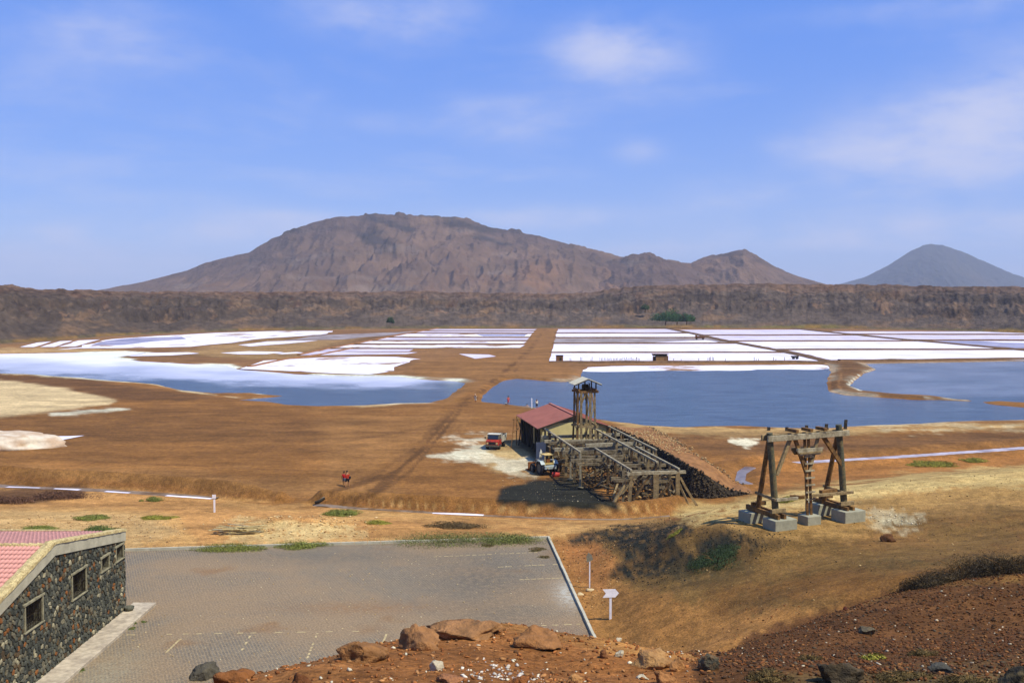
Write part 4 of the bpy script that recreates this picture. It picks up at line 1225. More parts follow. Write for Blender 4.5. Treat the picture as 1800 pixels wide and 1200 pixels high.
for (a, b, z0, z1, bars) in WIN:
    fr = MB()
    t_ = .07
    fr.box((WX + .02, (a + b) / 2, z1 + t_ / 2 + .01), (.16, b - a + .42, t_ + .05)); fr.box((WX + .02, (a + b) / 2, z0 - t_ / 2), (.16, b - a + .3, t_))
    fr.box((WX + .01, a - .045, (z0 + z1) / 2), (.13, .09, z1 - z0)); fr.box((WX + .01, b + .045, (z0 + z1) / 2), (.13, .09, z1 - z0))
    wn = fr.build('window', M_FRAME, hb, bevel=.015)
    if bars:
        n = 9
        for i in range(n + 1):
            y = a + (b - a) * (i + .5) / (n + 1)
            MB().tube([(WX - .03, y, z0), (WX - .03, y, z1)], .018, 6).build('window_bar', M_IRON, wn)
        for zz in (z0 + .18, (z0 + z1) / 2, z1 - .16): MB().beam((WX - .03, a, zz), (WX - .03, b, zz), .03, .03).build('window_bar', M_IRON, wn)
    else:
        MB().beam((WX - .12, (a + b) / 2, z0), (WX - .12, (a + b) / 2, z1), .04, .04).build('window_bar', M_IRON, wn)


# rubble stones: cells of a jittered grid, each shrunk from its joints and set proud of the mortar
def clip(poly, nx, ny, d):
    out = []
    for i in range(len(poly)):
        a, b = poly[i], poly[(i + 1) % len(poly)]
        da, db = a[0] * nx + a[1] * ny - d, b[0] * nx + b[1] * ny - d
        if da <= 0: out.append(a)
        if (da < 0) != (db < 0) and da != db:
            t = da / (da - db); out.append((a[0] + (b[0] - a[0]) * t, a[1] + (b[1] - a[1]) * t))
    return out


def rubble(y0, y1, z0, z1, cell):
    r_ = random.Random(5); pts = []
    ny, nz = int((y1 - y0) / cell), int((z1 - z0) / (cell * .85))
    grid = {}
    for i in range(-1, ny + 1):
        for j in range(-1, nz + 1):
            p = (y0 + (i + .5 + .5 * (j % 2) + r_.uniform(-.38, .38)) * cell, z0 + (j + .5 + r_.uniform(-.36, .36)) * cell * .85)
            grid[i, j] = p; pts.append((i, j))
    for i, j in pts:
        p = grid[i, j]
        poly = [(p[0] - cell, p[1] - cell), (p[0] + cell, p[1] - cell), (p[0] + cell, p[1] + cell), (p[0] - cell, p[1] + cell)]
        for di in (-2, -1, 0, 1, 2):
            for dj in (-2, -1, 0, 1, 2):
                q = grid.get((i + di, j + dj))
                if not q or q == p: continue
                mx, my = (p[0] + q[0]) / 2, (p[1] + q[1]) / 2; nx, ny_ = q[0] - p[0], q[1] - p[1]; L = math.hypot(nx, ny_); nx /= L; ny_ /= L
                poly = clip(poly, nx, ny_, mx * nx + my * ny_ - .018)
                if not poly: break
            if not poly: break
        if poly: yield p, poly


cells = []
for p, poly in rubble(44.0, WY1, LOT_Z, 8.2, .27):
    poly = clip(poly, 1, 0, WY1 - .02); poly = clip(poly, 0, -1, -(LOT_Z + .15)) if poly else poly
    for (ya, yb) in ((RIDGE_Y, WY1), (WY0, RIDGE_Y)):
        if not poly: break
        za, zb = roof_z(ya) - .52, roof_z(yb) - .52
        nx, ny_ = -(zb - za), (yb - ya); L = math.hypot(nx, ny_)
        poly = clip(poly, nx / L, ny_ / L, (ya * nx + za * ny_) / L)
    if not poly or len(poly) < 3: continue
    if any(a - .16 < p[0] < b + .16 and z0 - .16 < p[1] < z1 + .18 for a, b, z0, z1, _ in WIN): continue
    for a, b, z0, z1, _ in WIN:                      # keep stones out of the openings
        if p[0] < a: poly = clip(poly, 1, 0, a - .14) if (z0 - .2 < p[1] < z1 + .2 and p[0] > a - .5) else poly
        elif p[0] > b: poly = clip(poly, -1, 0, -(b + .14)) if (z0 - .2 < p[1] < z1 + .2 and p[0] < b + .5) else poly
        elif p[1] < z0: poly = clip(poly, 0, 1, z0 - .11) if p[1] > z0 - .5 else poly
        else: poly = clip(poly, 0, -1, -(z1 + .15)) if p[1] < z1 + .5 else poly
        if len(poly) < 3: break
    if len(poly) < 3: continue
    ar = abs(sum(poly[i][0] * poly[(i + 1) % len(poly)][1] - poly[(i + 1) % len(poly)][0] * poly[i][1] for i in range(len(poly)))) / 2
    if ar < .006: continue
    cells.append((p[0], p, poly))
cells.sort(key=lambda c: c[0])
rest = [MB() for _ in stone_mats]
for k, (_, p, poly) in enumerate(cells):
    cx = sum(a for a, b in poly) / len(poly); cz = sum(b for a, b in poly) / len(poly)
    h = random.uniform(.035, .09); sk = [random.uniform(.62, .82) for _ in poly]
    tilt = random.uniform(-.06, .06)
    base = [(WX - .01, a, b) for a, b in poly]; mid = [(WX + h * .7 + (a - cx) * tilt, cx + (a - cx) * .95, cz + (b - cz) * .95) for a, b in poly]
    top = [(WX + h + (a - cx) * tilt, cx + (a - cx) * s, cz + (b - cz) * s) for (a, b), s in zip(poly, sk)]
    n = len(poly)
    mi = random.choices(range(7), (30, 20, 20, 14, 3.5, 8, 6))[0]
    fs = [(i, (i + 1) % n, n + (i + 1) % n, n + i) for i in range(n)] + [(n + i, n + (i + 1) % n, 2 * n + (i + 1) % n, 2 * n + i) for i in range(n)] + [tuple(range(2 * n, 3 * n))]
    q = len(cells) / 300.0
    if k < 300 or q <= 1: MB().add(base + mid + top, fs).build('stone', stone_mats[mi], hb)
    else: rest[mi].add(base + mid + top, fs)
for mi, r_ in enumerate(rest):
    if r_.v: tag(r_.build('rubble_stones', stone_mats[mi], hb), kind='stuff')
# corner stones on the far end
for i in range(15):
    z = LOT_Z + .2 + i * .31
    if z > FAR_Z - .7: break
    MB().box((WX - .12, WY1 + .02, z), (.38 + random.uniform(-.06, .05), .14, .27)).build('stone', random.choice(stone_mats[:3]), hb, bevel=.03)
# rendered band and coping along the gable
for a, b in ((RIDGE_Y, WY1 + .06), (WY0, RIDGE_Y)):
    za, zb = roof_z(a), roof_z(b)
    MB().prism([(WX + .12, a, za - .50), (WX + .12, b, zb - .50), (WX + .12, b, zb + .10), (WX + .12, a, za + .10)], (-.5, 0, 0)).build('gable_band', M_PLASTER, hb)
    mb = MB(); n = int(abs(b - a) / .28); vs = []
    for i in range(n + 1):
        y = a + (b - a) * i / n; z = roof_z(y)
        j = lambda s: random.uniform(-s, s)
        vs += [(WX + .17 + j(.02), y, z + .08), (WX + .15 + j(.02), y, z + .22 + j(.025)), (WX - .1 + j(.03), y, z + .27 + j(.03)), (WX - .38 + j(.03), y, z + .22 + j(.03)), (WX - .42, y, z + .05)]
    fs = [(i * 5 + k, i * 5 + 5 + k, i * 5 + 6 + k, i * 5 + 1 + k) for i in range(n) for k in range(4)] + [tuple(range(5)), tuple(n * 5 + k for k in range(5))]
    mb.add(vs, fs).build('coping', M_COPE, hb)


# roof tiles
def tile_verts(w, l, h=.055, n=6):
    vs = []
    for e, lift in ((0, .045), (1, 0.0)):
        for i in range(n + 1):
            t = i / n; vs.append((w * (t - .5), l * e, lift + h * .5 * (1 - math.cos(2 * math.pi * t)) * (1 if e == 0 else .9)))
    top = [(i, i + 1, n + 2 + i, n + 1 + i) for i in range(n)]
    m = len(vs); vs += [(x, y, z - .03) for x, y, z in vs[:n + 1]]
    return vs, top + [(m + i, m + i + 1, i + 1, i) for i in range(n)]


rf = MB()
for a, b in ((RIDGE_Y, WY1), (WY0, RIDGE_Y)):
    rf.prism([(WX - .4, a, roof_z(a) - .1), (WX - .4, b, roof_z(b) - .1), (WX - .4, b, roof_z(b) - .02), (WX - .4, a, roof_z(a) - .02)], (BX0 - WX, 0, 0))
roof = rf.build('roof', M_TILE, hb)
TW, TL = .215, .46
tv, tf = tile_verts(TW, TL + .06)
tme = None
cnt = 0
slope = math.atan(.235)
far_mb = MB()
ny = int((RIDGE_Y - 44.2) / (TL * math.cos(slope)))
for r_ in range(ny):
    y = RIDGE_Y - .12 - (r_ + 1) * TL * math.cos(slope); z = roof_z(y)
    for c_ in range(30):
        x = WX - .5 - c_ * TW
        if cnt < 290 and c_ < 22:
            if tme is None:
                ob = mesh_np('roof_tile', [(0, 0, 0)], [], None, roof); bpy.data.objects.remove(ob)
                tme = bpy.data.meshes.new('roof_tile'); tme.from_pydata(tv, [], tf); tme.materials.append(M_TILE); tme.polygons.foreach_set('use_smooth', [True] * len(tf))
            ob = bpy.data.objects.new('roof_tile', tme); COL.objects.link(ob); ob.parent = roof
            o0 = ORG[roof.name]
            ob.location = (x - o0[0], y - o0[1], z + .01 - o0[2]); ob.rotation_euler = (slope + random.uniform(-.01, .01), 0, random.uniform(-.012, .012))
            cnt += 1
        else:
            ca, sa = math.cos(slope), math.sin(slope)
            far_mb.add([(x + p[0], y + p[1] * ca - p[2] * sa, z + .01 + p[1] * sa + p[2] * ca) for p in tv], tf)
sl2 = math.atan((RIDGE_Z - FAR_Z) / (WY1 - RIDGE_Y))
for r_ in range(int((WY1 + .2 - RIDGE_Y) / (TL * math.cos(sl2)))):
    y = RIDGE_Y + .12 + (r_ + 1) * TL * math.cos(sl2); z = roof_z(y)
    for c_ in range(72):
        x = WX - .5 - c_ * TW; ca, sa = math.cos(sl2), math.sin(sl2)
        far_mb.add([(x - p[0], y - p[1] * ca + p[2] * sa, z + .01 + p[1] * sa + p[2] * ca) for p in tv], tf)
tag(far_mb.build('roof_tiles', M_TILE, roof, smooth=True), kind='stuff')
for i in range(28):
    x = WX - .35 - i * .42
    MB().tube([(x, RIDGE_Y, RIDGE_Z - .02), (x - .44, RIDGE_Y, RIDGE_Z + .01)], [.13, .15], 8).build('ridge_tile', M_COPE, roof)
MB().beam((BX0, WY1 + .05, FAR_Z + .06), (WX - 2.6, WY1 + .05, FAR_Z + .06), .22, .16, wob=.03).build('eave_coping', M_COPE, roof)
# walkway slab
M_SLAB = mat('walkway_concrete', C(206, 192, 182), rough=.92, var=.2, scale=.9, bump=.4, bscale=6, col2=C(182, 168, 160))
sl = MB().box(((WX - 21.95) / 2 + .02, 51.0, LOT_Z + .05), (WX * -1 - 21.95 + .06, 19.0, .26)).build('walkway', M_SLAB, bevel=.03)
tag(sl, 'pale concrete walkway slab at the foot of the stone wall', kind='structure')
bk = thing('stone_bowl', 'round grey stone bowl on the walkway by the wall corner', 'bowl', (WX + .35, 58.9, LOT_Z + .18))
prof = [(0, .02), (.2, .0), (.27, .1), (.3, .24), (.26, .25), (.2, .12), (0, .1)]
mb = MB(); n = 14
vs = [(WX + .35 + r_ * math.cos(2 * math.pi * k / n), 58.9 + r_ * math.sin(2 * math.pi * k / n), LOT_Z + .18 + z) for r_, z in prof for k in range(n)]
mb.add(vs, [(i * n + k, i * n + (k + 1) % n, i * n + n + (k + 1) % n, i * n + n + k) for i in range(len(prof) - 1) for k in range(n)]).build('bowl', stone_mats[2], bk, smooth=True)

# ------------------------------------------------------------------ gantry on the shoulder
M_POLE = mat('treated_pole', C(96, 96, 82), rough=.8, var=.3, scale=3, bump=.5, bscale=18, col2=C(126, 112, 84))
M_WOOD = mat('weathered_timber', C(170, 148, 116), rough=.88, var=.28, scale=2.2, bump=.5, bscale=16, col2=C(138, 118, 92))
M_WOOD_B = mat('brown_timber', C(150, 112, 70), rough=.88, var=.3, scale=2.5, bump=.5, bscale=16, col2=C(112, 84, 56))
M_WOOD_G = mat('silvered_timber', C(186, 176, 160), rough=.88, var=.22, scale=2.5, bump=.5, bscale=16, col2=C(148, 136, 120))
M_CONC = mat('concrete_block', C(172, 170, 160), rough=.92, var=.18, scale=1.6, bump=.5, bscale=9)
GL = P(1364, 906, 64.0)          # foot of the left front pole, on its block
ga = R(24); gx = Vector((math.cos(ga), math.sin(ga), 0)); gy = Vector((-math.sin(ga), math.cos(ga), 0)); gz = Vector((0, 0, 1))
GO = GL.copy()
gt = thing('timber_gantry', 'tall weathered timber gantry with ladder post on the sandy shoulder', 'gantry', GO)


def g_(x, y, z): return GO + gx * x + gy * y + gz * z


LZ = 4.62
Wd = 5.05
MB().tube([g_(0, 0, -.12), g_(-.18, .1, 2.3), g_(-.38, .2, LZ + .15)], [.2, .195, .18], 14).build('pole', M_POLE, gt, smooth=False)
MB().tube([g_(Wd, 0, -.12), g_(Wd - .15, .1, 2.3), g_(Wd - .36, .2, LZ + .36)], [.2, .195, .18], 14).build('pole', M_POLE, gt)
MB().tube([g_(-.12, 1.55, -.1), g_(-.3, .35, LZ - .3)], [.16, .13], 12).build('raking_pole', M_WOOD_B, gt)
MB().tube([g_(Wd - .2, 1.6, -.1), g_(Wd - .3, .35, LZ - .3)], [.16, .13], 12).build('raking_pole', M_WOOD_B, gt)
MB().beam(g_(-.75, -.12, LZ - .15), g_(Wd + .15, -.12, LZ - .12), .12, .33).build('top_beam', M_WOOD_G, gt, bevel=.02)
MB().beam(g_(-.75, .42, LZ - .15), g_(Wd + .15, .42, LZ - .12), .12, .32).build('top_beam', M_WOOD, gt, bevel=.02)
for x in (1.25, 2.3, 3.35): MB().beam(g_(x, -.25, LZ + .2), g_(x + .05, .6, LZ + .2), .2, .18).build('cross_block', M_WOOD_B, gt)
MB().beam(g_(.0, .0, 2.35), g_(1.05, .1, LZ - .2), .16, .2).build('brace', M_WOOD, gt)
MB().beam(g_(Wd - .15, .05, 2.5), g_(Wd - 1.65, .1, LZ - .2), .18, .22).build('brace', M_WOOD_B, gt)
MC = 2.36
mp_ = [(MC + .15, .1, -.25), (MC - .05, .12, 2.0), (MC - .1, .15, LZ - .3)]
for s in (-.14, .14): MB().beam(g_(mp_[0][0] + s, .1, -.25), g_(mp_[2][0] + s, .15, LZ - .3), .13, .16).build('ladder_post', M_WOOD_B, gt)
for i in range(8):
    z = .75 + i * .42; x = MC + .12 - .05 * i * .6
    MB().beam(g_(x - .3, -.02, z), g_(x + .36, -.02, z), .07, .09).build('rung', M_WOOD_G, gt)
MB().beam(g_(MC - .1, .1, 2.25), g_(MC - 1.0, .12, LZ - .2), .16, .2).build('brace', M_WOOD_B, gt)
MB().beam(g_(MC + .1, .1, 2.35), g_(MC + .75, .12, LZ - .2), .16, .2).build('brace', M_WOOD, gt)
for y, m_ in ((-.1, M_WOOD_G), (.36, M_WOOD)):
    o = MB().prism([g_(MC - .95, y, 3.66), g_(MC - .72, y, 3.36), g_(MC + .72, y, 3.36), g_(MC + .98, y, 3.74), g_(MC - .9, y, 3.78)], gy * .13).build('trestle_board', m_, gt)
    MB().beam(g_(MC - .8, y - .05, 3.5), g_(MC + .85, y - .05, 3.52), .05, .10).build('board_strip', M_WOOD, o)
for x0 in (0.0, Wd):
    for s in (-.22, .22):
        MB().beam(g_(x0 + s, -.55, .02), g_(x0 + s, 2.4, .10), .16, .28).build('sill_beam', M_WOOD_B, gt)
    MB().beam(g_(x0 - .5, -.2, .32), g_(x0 + .5, -.2, .32), .15, .22).build('sill_tie', M_WOOD, gt)
    MB().beam(g_(x0 - .5, 1.6, .40), g_(x0 + .5, 1.6, .40), .15, .22).build('sill_tie', M_WOOD_B, gt)
    MB().beam(g_(x0 - .3, 1.5, 1.1), g_(x0 - .28, -.3, .98), .10, .14).build('side_rail', M_WOOD, gt)
MB().beam(g_(-.25, -.3, .98), g_(1.25, -.35, .98), .12, .16).build('cross_rail', M_WOOD_G, gt)
MB().beam(g_(1.22, .3, .95), g_(1.9, -.2, .95), .18, .2, wob=.02).build('cross_rail', M_WOOD_B, gt)
MB().beam(g_(MC + .1, -.1, .96), g_(Wd + .35, -.32, .98), .12, .16).build('cross_rail', M_WOOD, gt)
MB().beam(g_(Wd - 1.6, .25, 1.05), g_(Wd - .5, .2, 1.1), .3, .2, wob=.02).build('cross_rail', M_WOOD_B, gt)
rz = Matrix.Rotation(ga, 3, 'Z')
for (x, y, sx, sy, z, hh) in [(.12, -.2, 1.55, 1.15, -.42, .62), (-.1, 1.95, 1.3, 1.15, -.45, .7), (MC + .15, .1, .98, .9, -.55, .72), (Wd + .12, -.2, 1.55, 1.2, -.42, .74), (Wd - .1, 1.95, 1.35, 1.2, -.42, .8)]:
    MB().box(g_(x, y, z), (sx, sy, hh), rz).build('concrete_base', M_CONC, gt, bevel=.03)
gt.scale = (1.13,) * 3

# ------------------------------------------------------------------ salt works: local axes (s = away from the camera, t = to the right)
SO = Vector((16.6, 98.8, 0)); sd_ = Vector((-.165, .986, 0)).normalized(); td_ = Vector((sd_.y, -sd_.x, 0))


def w_(s, t, z): return SO + sd_ * s + td_ * t + Vector((0, 0, z))


M_ROOFRED = mat('red_sheet_roof', (.33, .125, .085), rough=.75, var=.14, scale=.6, bump=.2, bscale=4)
M_CREAM = mat('cream_wall', C(240, 222, 168), rough=.9, var=.08, scale=1.0, bump=.2, bscale=5)
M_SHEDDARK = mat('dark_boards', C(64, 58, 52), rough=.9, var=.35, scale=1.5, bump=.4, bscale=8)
M_GREY_SHADE = mat('grey_and_wall_shade', C(134, 126, 112), rough=.9, var=.25, scale=1.0, bump=.3, bscale=6)  # plain grey parts, and shade painted on the shed's end wall
# shed
FL = Vector((3.95, 128.6, 0)); ls = Vector((-.182, .983, 0)).normalized(); lt = Vector((ls.y, -ls.x, 0))
SW, SLN, EZ, RZ = 8.6, 14.6, 3.95, 5.35


def h_(s, t, z): return FL + ls * s + lt * t + Vector((0, 0, z))


sh = thing('salt_shed', 'long shed with red gable roof and cream end wall', 'shed', h_(SLN / 2, SW / 2, 0))
o = MB().prism([h_(0, 0, 0), h_(0, SW, 0), h_(0, SW, 1.6), h_(0, 0, 1.6)], ls * .25).build('end_wall_base_shade', M_GREY_SHADE, sh)  # shade on the lower end wall painted as a grey band
MB().prism([h_(0, 0, 1.6), h_(0, SW, 1.6), h_(0, SW, EZ - .1), h_(0, 0, EZ - .1)], ls * .25).build('end_wall', M_CREAM, sh)
MB().prism([h_(.0, 0, EZ - .1), h_(.0, SW, EZ - .1), h_(.0, SW * .74, EZ + .55), h_(.0, SW * .26, EZ + .55)], ls * .22).build('gable', M_CREAM, sh)
MB().prism([h_(.02, SW * .26, EZ + .55), h_(.02, SW * .74, EZ + .55), h_(.02, SW / 2, RZ - .1)], ls * .2).build('gable_top_shade', M_GREY_SHADE, sh)  # roof overhang's shadow put into the colour of the gable top
MB().prism([h_(SLN, 0, 0), h_(SLN, SW, 0), h_(SLN, SW, EZ - .1), h_(SLN, SW / 2, RZ - .1), h_(SLN, 0, EZ - .1)], ls * -.25).build('end_wall', M_CREAM, sh)
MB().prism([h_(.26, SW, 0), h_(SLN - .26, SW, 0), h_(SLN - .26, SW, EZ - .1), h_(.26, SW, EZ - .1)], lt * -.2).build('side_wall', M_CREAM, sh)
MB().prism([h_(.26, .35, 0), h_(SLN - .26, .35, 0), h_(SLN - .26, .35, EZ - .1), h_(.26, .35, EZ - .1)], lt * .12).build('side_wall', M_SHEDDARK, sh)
for i in range(7):
    s = .3 + i * (SLN - .6) / 6
    MB().beam(h_(s, .12, 0), h_(s, .12, EZ - .05), .32, .3).build('side_post', M_SHEDDARK, sh)
for a, b in ((1.4, 3.6), (5.0, 7.4)): MB().prism([h_(a, .30, .9), h_(b, .30, .9), h_(b, .30, EZ - .5), h_(a, .30, EZ - .5)], lt * .04).build('cream_panel', M_CREAM, sh)
MB().beam(h_(-.1, .1, EZ - .22), h_(SLN + .1, .1, EZ - .22), .2, .22).build('wall_plate', M_SHEDDARK, sh)
ov, oe = .65, .2
sl = (RZ - EZ) / (SW / 2)
for sgn in (0, 1):
    e0, e1 = (-ov, EZ - ov * sl) if sgn == 0 else (SW + ov, EZ - ov * sl)
    r = MB().prism([h_(-oe, e0, e1), h_(-oe, SW / 2, RZ), h_(-oe, SW / 2, RZ + .09), h_(-oe, e0, e1 + .09)], ls * (SLN + 2 * oe)).build('roof', M_ROOFRED, sh)
    for k in range(30):                                                   # standing seams of the sheets
        s = -oe + .25 + k * (SLN + 2 * oe - .5) / 29
        MB().beam(h_(s, e0, e1 + .105), h_(s, SW / 2, RZ + .105), .05, .035).build('roof_seam', M_ROOFRED, r)
    MB().beam(h_(-oe - .02, e0, e1 + .0), h_(-oe - .02, SW / 2, RZ + .0), .06, .2).build('barge_board', M_SHEDDARK, r)
MB().beam(h_(-oe, SW / 2, RZ + .13), h_(SLN + oe, SW / 2, RZ + .13), .35, .06).build('ridge_cap', M_ROOFRED, sh)
# leaning sheet, rack left of the shed
t0 = G(951, 809); t0.z = 0
rk = thing('metal_sheet', 'tall grey metal sheet leaning at the shed corner behind the loader', 'sheet', t0)
MB().prism([t0 + Vector((-.62, -.1, 0)), t0 + Vector((.62, .1, 0)), t0 + Vector((.62, .45, 2.3)), t0 + Vector((-.62, .25, 2.3))], (0, .04, 0)).build('panel', mat('grey_sheet', C(186, 184, 196), rough=.6, var=.12, scale=1.5, bump=.2), rk)
MB().beam(t0 + Vector((-.6, .12, 1.2)), t0 + Vector((.6, .3, 1.2)), .05, .06).build('stiffener', M_GREY_SHADE, rk)
r0 = G(904, 786)
rk = thing('timber_rack', 'thin leaning timber rack left of the red roofed shed', 'rack', r0)
q0, q1 = G(898, 787), G(908, 783)
MB().beam(q0, q0 + Vector((.45, .3, 4.0)), .10, .10, wob=.05).build('post', M_WOOD_B, rk)
MB().beam(q1, q1 + Vector((.0, .2, 4.1)), .13, .13, wob=.05).build('post', M_WOOD_B, rk)
MB().beam(q0 + Vector((.3, .3, 3.9)), q1 + Vector((1.2, .9, 3.6)), .14, .14, wob=.05).build('beam', M_WOOD_B, rk)
MB().beam(q0 + Vector((.4, .3, 2.2)), q1 + Vector((.3, .3, 2.4)), .08, .08).build('beam', M_WOOD_B, rk)
MB().beam(q1 + Vector((.1, .1, 3.9)), q1 + Vector((.9, .7, 1.6)), .16, .16, wob=.05).build('brace', M_WOOD, rk)
MB().beam(q1 + Vector((.3, .5, 0)), q1 + Vector((.7, .8, 3.9)), .2, .2, wob=.06).build('post', M_SHEDDARK, rk)

# trestle field
random.seed(21)
M_T1 = mat('trestle_grey', C(142, 128, 110), rough=.9, var=.35, scale=1.6, bump=.5, bscale=10, col2=C(96, 84, 70))
M_T2 = mat('trestle_brown', C(116, 92, 66), rough=.9, var=.35, scale=1.6, bump=.5, bscale=10, col2=C(78, 62, 48))
tr = thing('timber_trestle', 'large tangle of weathered timber trestles with long rails beside the shed', 'trestle', w_(8, -3, 0))


def tp(name, a, b, w, h=None, m=None, wob=.04): return MB().beam(a, b, w, h, wob).build(name, m or random.choice((M_T1, M_T1, M_WOOD, M_T2, M_T2)), tr)


ROWS = {'A': (-7.3, 11.5, 31.0, 3.75), 'B': (-4.9, .1, 14.2, 3.7), 'C': (-1.35, 2.9, 33.0, 3.95), 'E': (0.0, .0, 14.6, 3.7), 'D': (1.15, 11.0, 31.0, 3.9)}
for k, (t, s0, s1, z) in ROWS.items():
    tp('rail', w_(s0 - .3, t, z + .08), w_(s1, t, z + .08), .20, .17, M_WOOD_G, 0.0)
    n = int(round((s1 - s0) / 3.1))
    for i in range(n + 1):
        s = s0 + (s1 - s0) * i / n + random.uniform(-.2, .2) * (0 < i < n)
        tp('post', w_(s, t + random.uniform(-.15, .15), -.1), w_(s, t, z), random.uniform(.24, .34))
        r = random.random()
        if r < .5: tp('brace', w_(s, t, 2.3), w_(s + 1.1, t, z - .1), .16, .18)
        elif r < .75: tp('brace', w_(s + random.uniform(-.8, .8), t + 1.0, 0), w_(s, t, 2.6), .18, .2)
        if random.random() < .35: tp('brace', w_(s, t, 1.9), w_(s, t - .9, z - .5), .16, .18)
tp('beam', w_(-.05, -5.3, 3.42), w_(-.1, .75, 3.45), .3, .32, M_WOOD_G)
tp('post', w_(-.1, -2.35, -.1), w_(-.1, -2.35, 3.3), .55, .5, M_WOOD)
tp('post', w_(.05, -5.0, -.1), w_(.0, -4.9, 3.35), .36, .36, M_WOOD)
tp('post', w_(-.05, .0, -.1), w_(-.05, -.05, 3.4), .44, .4, M_WOOD)
tp('brace', w_(-.3, 1.9, 0), w_(-.1, .2, 2.9), .26, .24, M_WOOD)
tp('brace', w_(.2, -1.6, 3.1), w_(1.2, -.2, .2), .24, .24, M_WOOD)
tp('brace', w_(-.2, -7.0, 0), w_(.2, -5.1, 3.0), .26, .24, M_WOOD)
tp('brace', w_(.1, -4.6, .8), w_(.1, -2.9, 3.2), .24, .22)
tp('brace', w_(.1, -1.9, 1.0), w_(.1, -.6, 2.6), .22, .22)
for (s, t0_, t1_, z) in [(.1, -3.6, -1.0, 2.55), (.0, -3.3, -1.35, 1.95), (-.1, -6.6, -5.0, 2.75), (3.0, -5.2, .5, 3.0), (6.2, -5.6, .8, 3.1), (9.2, -8.2, .9, 2.9), (9.5, -8.8, -3.0, 3.25), (12.5, -8.2, 1.9, 3.05), (12.8, -4.6, 1.4, 2.0),
                         (15.6, -8.4, 2.0, 3.2), (18.7, -8.6, 2.0, 3.0), (18.4, -5.0, 1.8, 3.5), (21.8, -8.6, 2.2, 3.3), (24.8, -8.6, 2.2, 3.1), (28.0, -8.4, 2.2, 3.2), (22.3, -3.0, 2.4, 2.3), (15.2, -2.5, 2.4, 2.2), (5.8, -5.4, .6, 1.9)]:
    tp('beam', w_(s + random.uniform(-.3, .3), t0_, z), w_(s + random.uniform(-.3, .3), t1_, z + random.uniform(-.12, .12)), random.uniform(.28, .4), None, random.choice((M_WOOD_G, M_T1, M_T1)))
for i in range(190):
    s = random.uniform(.8, 29); t = random.uniform(-5.5, 1.2) if s < 11 else random.uniform(-7.6, 1.6)
    z = random.uniform(.5, 3.0); a = random.choice((0, 1, 1)) * math.pi / 2 + random.gauss(0, .35); L = random.uniform(.8, 2.4); e = random.gauss(0, .35)
    d = Vector((0, 0, 0)) + sd_ * math.cos(a) * L + td_ * math.sin(a) * L + Vector((0, 0, e * L))
    c = w_(s, t, z)
    tp('plank', c - d / 2, c + d / 2, random.uniform(.12, .3), random.uniform(.07, .18))
# rubble below the trestles
pos = []; siz = []; cols = []
for i in range(520):
    s = rng.uniform(.5, 27); t = rng.uniform(-5.5, 1.5) if s < 12 else rng.uniform(-7, 1.5)
    k = rng.uniform(.08, .34) * (1.3 if -4 < t < 0 else .8); p = w_(s, t, k * .3 + rng.uniform(0, .7) * math.exp(-((t + 2.2) / 1.6) ** 2))
    pos.append(np.array(p)); siz.append(k); cols.append(np.array([C(190, 158, 116), C(150, 112, 76), C(120, 96, 74), C(86, 72, 60)][rng.integers(4)]))
RB = [rock_verts(1, 60 + i) for i in range(8)]
M_RUB = mat('rubble_stone', (1, 1, 1), rough=.95, var=.25, scale=4, bump=.5, bscale=14, attr='col')
tag(scatter_mesh('rubble', RB, pos, siz, cols, M_RUB), 'loose brown rubble stones heaped under the timber trestles', kind='stuff')
# concrete pads under the two outer posts
for px, py in ((1003, 843), (1020, 857)):
    p = G(px, py); rv, rf_ = rock_verts(2, px, rough=.1, flat=.35)
    tag(mesh_np('stone_pad', rv * .5 + np.array((p.x, p.y, .05)), rf_, M_GREY_SHADE), 'flat stone pad under the ' + ('second' if px < 1010 else 'front') + ' left trestle post', 'stone')
    MB().beam(p + Vector((0, 0, .2)), p + Vector((0, 0, 3.7)), .22).build('post', M_WOOD_G, tr)

# head tower
tw = thing('timber_tower', 'narrow timber head tower with pale metal gable roof rising over the trestles', 'tower', w_(26.5, -3.1, 0))


def q_(s, t, z): return w_(26.5 + s, -3.1 + t, z * 1.045)


def tt_(name, a, b, w, h=None, m=None, wob=.05): return MB().beam(a, b, w, h, wob).build(name, m or random.choice((M_WOOD, M_WOOD_B, M_WOOD)), tw)


for s in (-1.0, 1.0):
    for t in (-1.15, -.72, .42, .98):
        tt_('post', q_(s * 1.15, t * 1.12, -.1), q_(s, t, 8.75), .24 if abs(t) > .9 else .3, None, M_WOOD_B if t < -.9 else None)
    for a, b in ((-.72, -.15), (.42, .0)):
        tt_('brace', q_(s, a, 7.2), q_(s, b, 8.6), .14, .2)
    tt_('beam', q_(s * 1.05, -1.5, 4.55), q_(s * 1.05, 1.45, 4.5), .26, .3, M_WOOD)
    tt_('beam', q_(s * 1.05, -1.45, 8.7), q_(s * 1.05, 1.45, 8.7), .24, .3, M_WOOD_B)
    tt_('beam', q_(s * 1.1, -1.4, 2.6), q_(s * 1.1, 1.4, 2.4), .22, .24)
    tt_('brace', q_(s, .42, 5.0), q_(s, .98, 8.0), .13, .16, M_WOOD_G); tt_('brace', q_(s, -1.1, 4.6), q_(s, -.6, 8.5), .13, .16)
for t in (-1.1, 1.1):
    tt_('beam', q_(-1.5, t, 8.95), q_(1.5, t, 8.95), .22, .22, M_WOOD_B); tt_('beam', q_(-1.4, t, 4.75), q_(1.4, t, 4.75), .22, .24, M_WOOD)
    tt_('brace', q_(-1.1, t, 4.8), q_(1.0, t, 8.4), .14, .16)
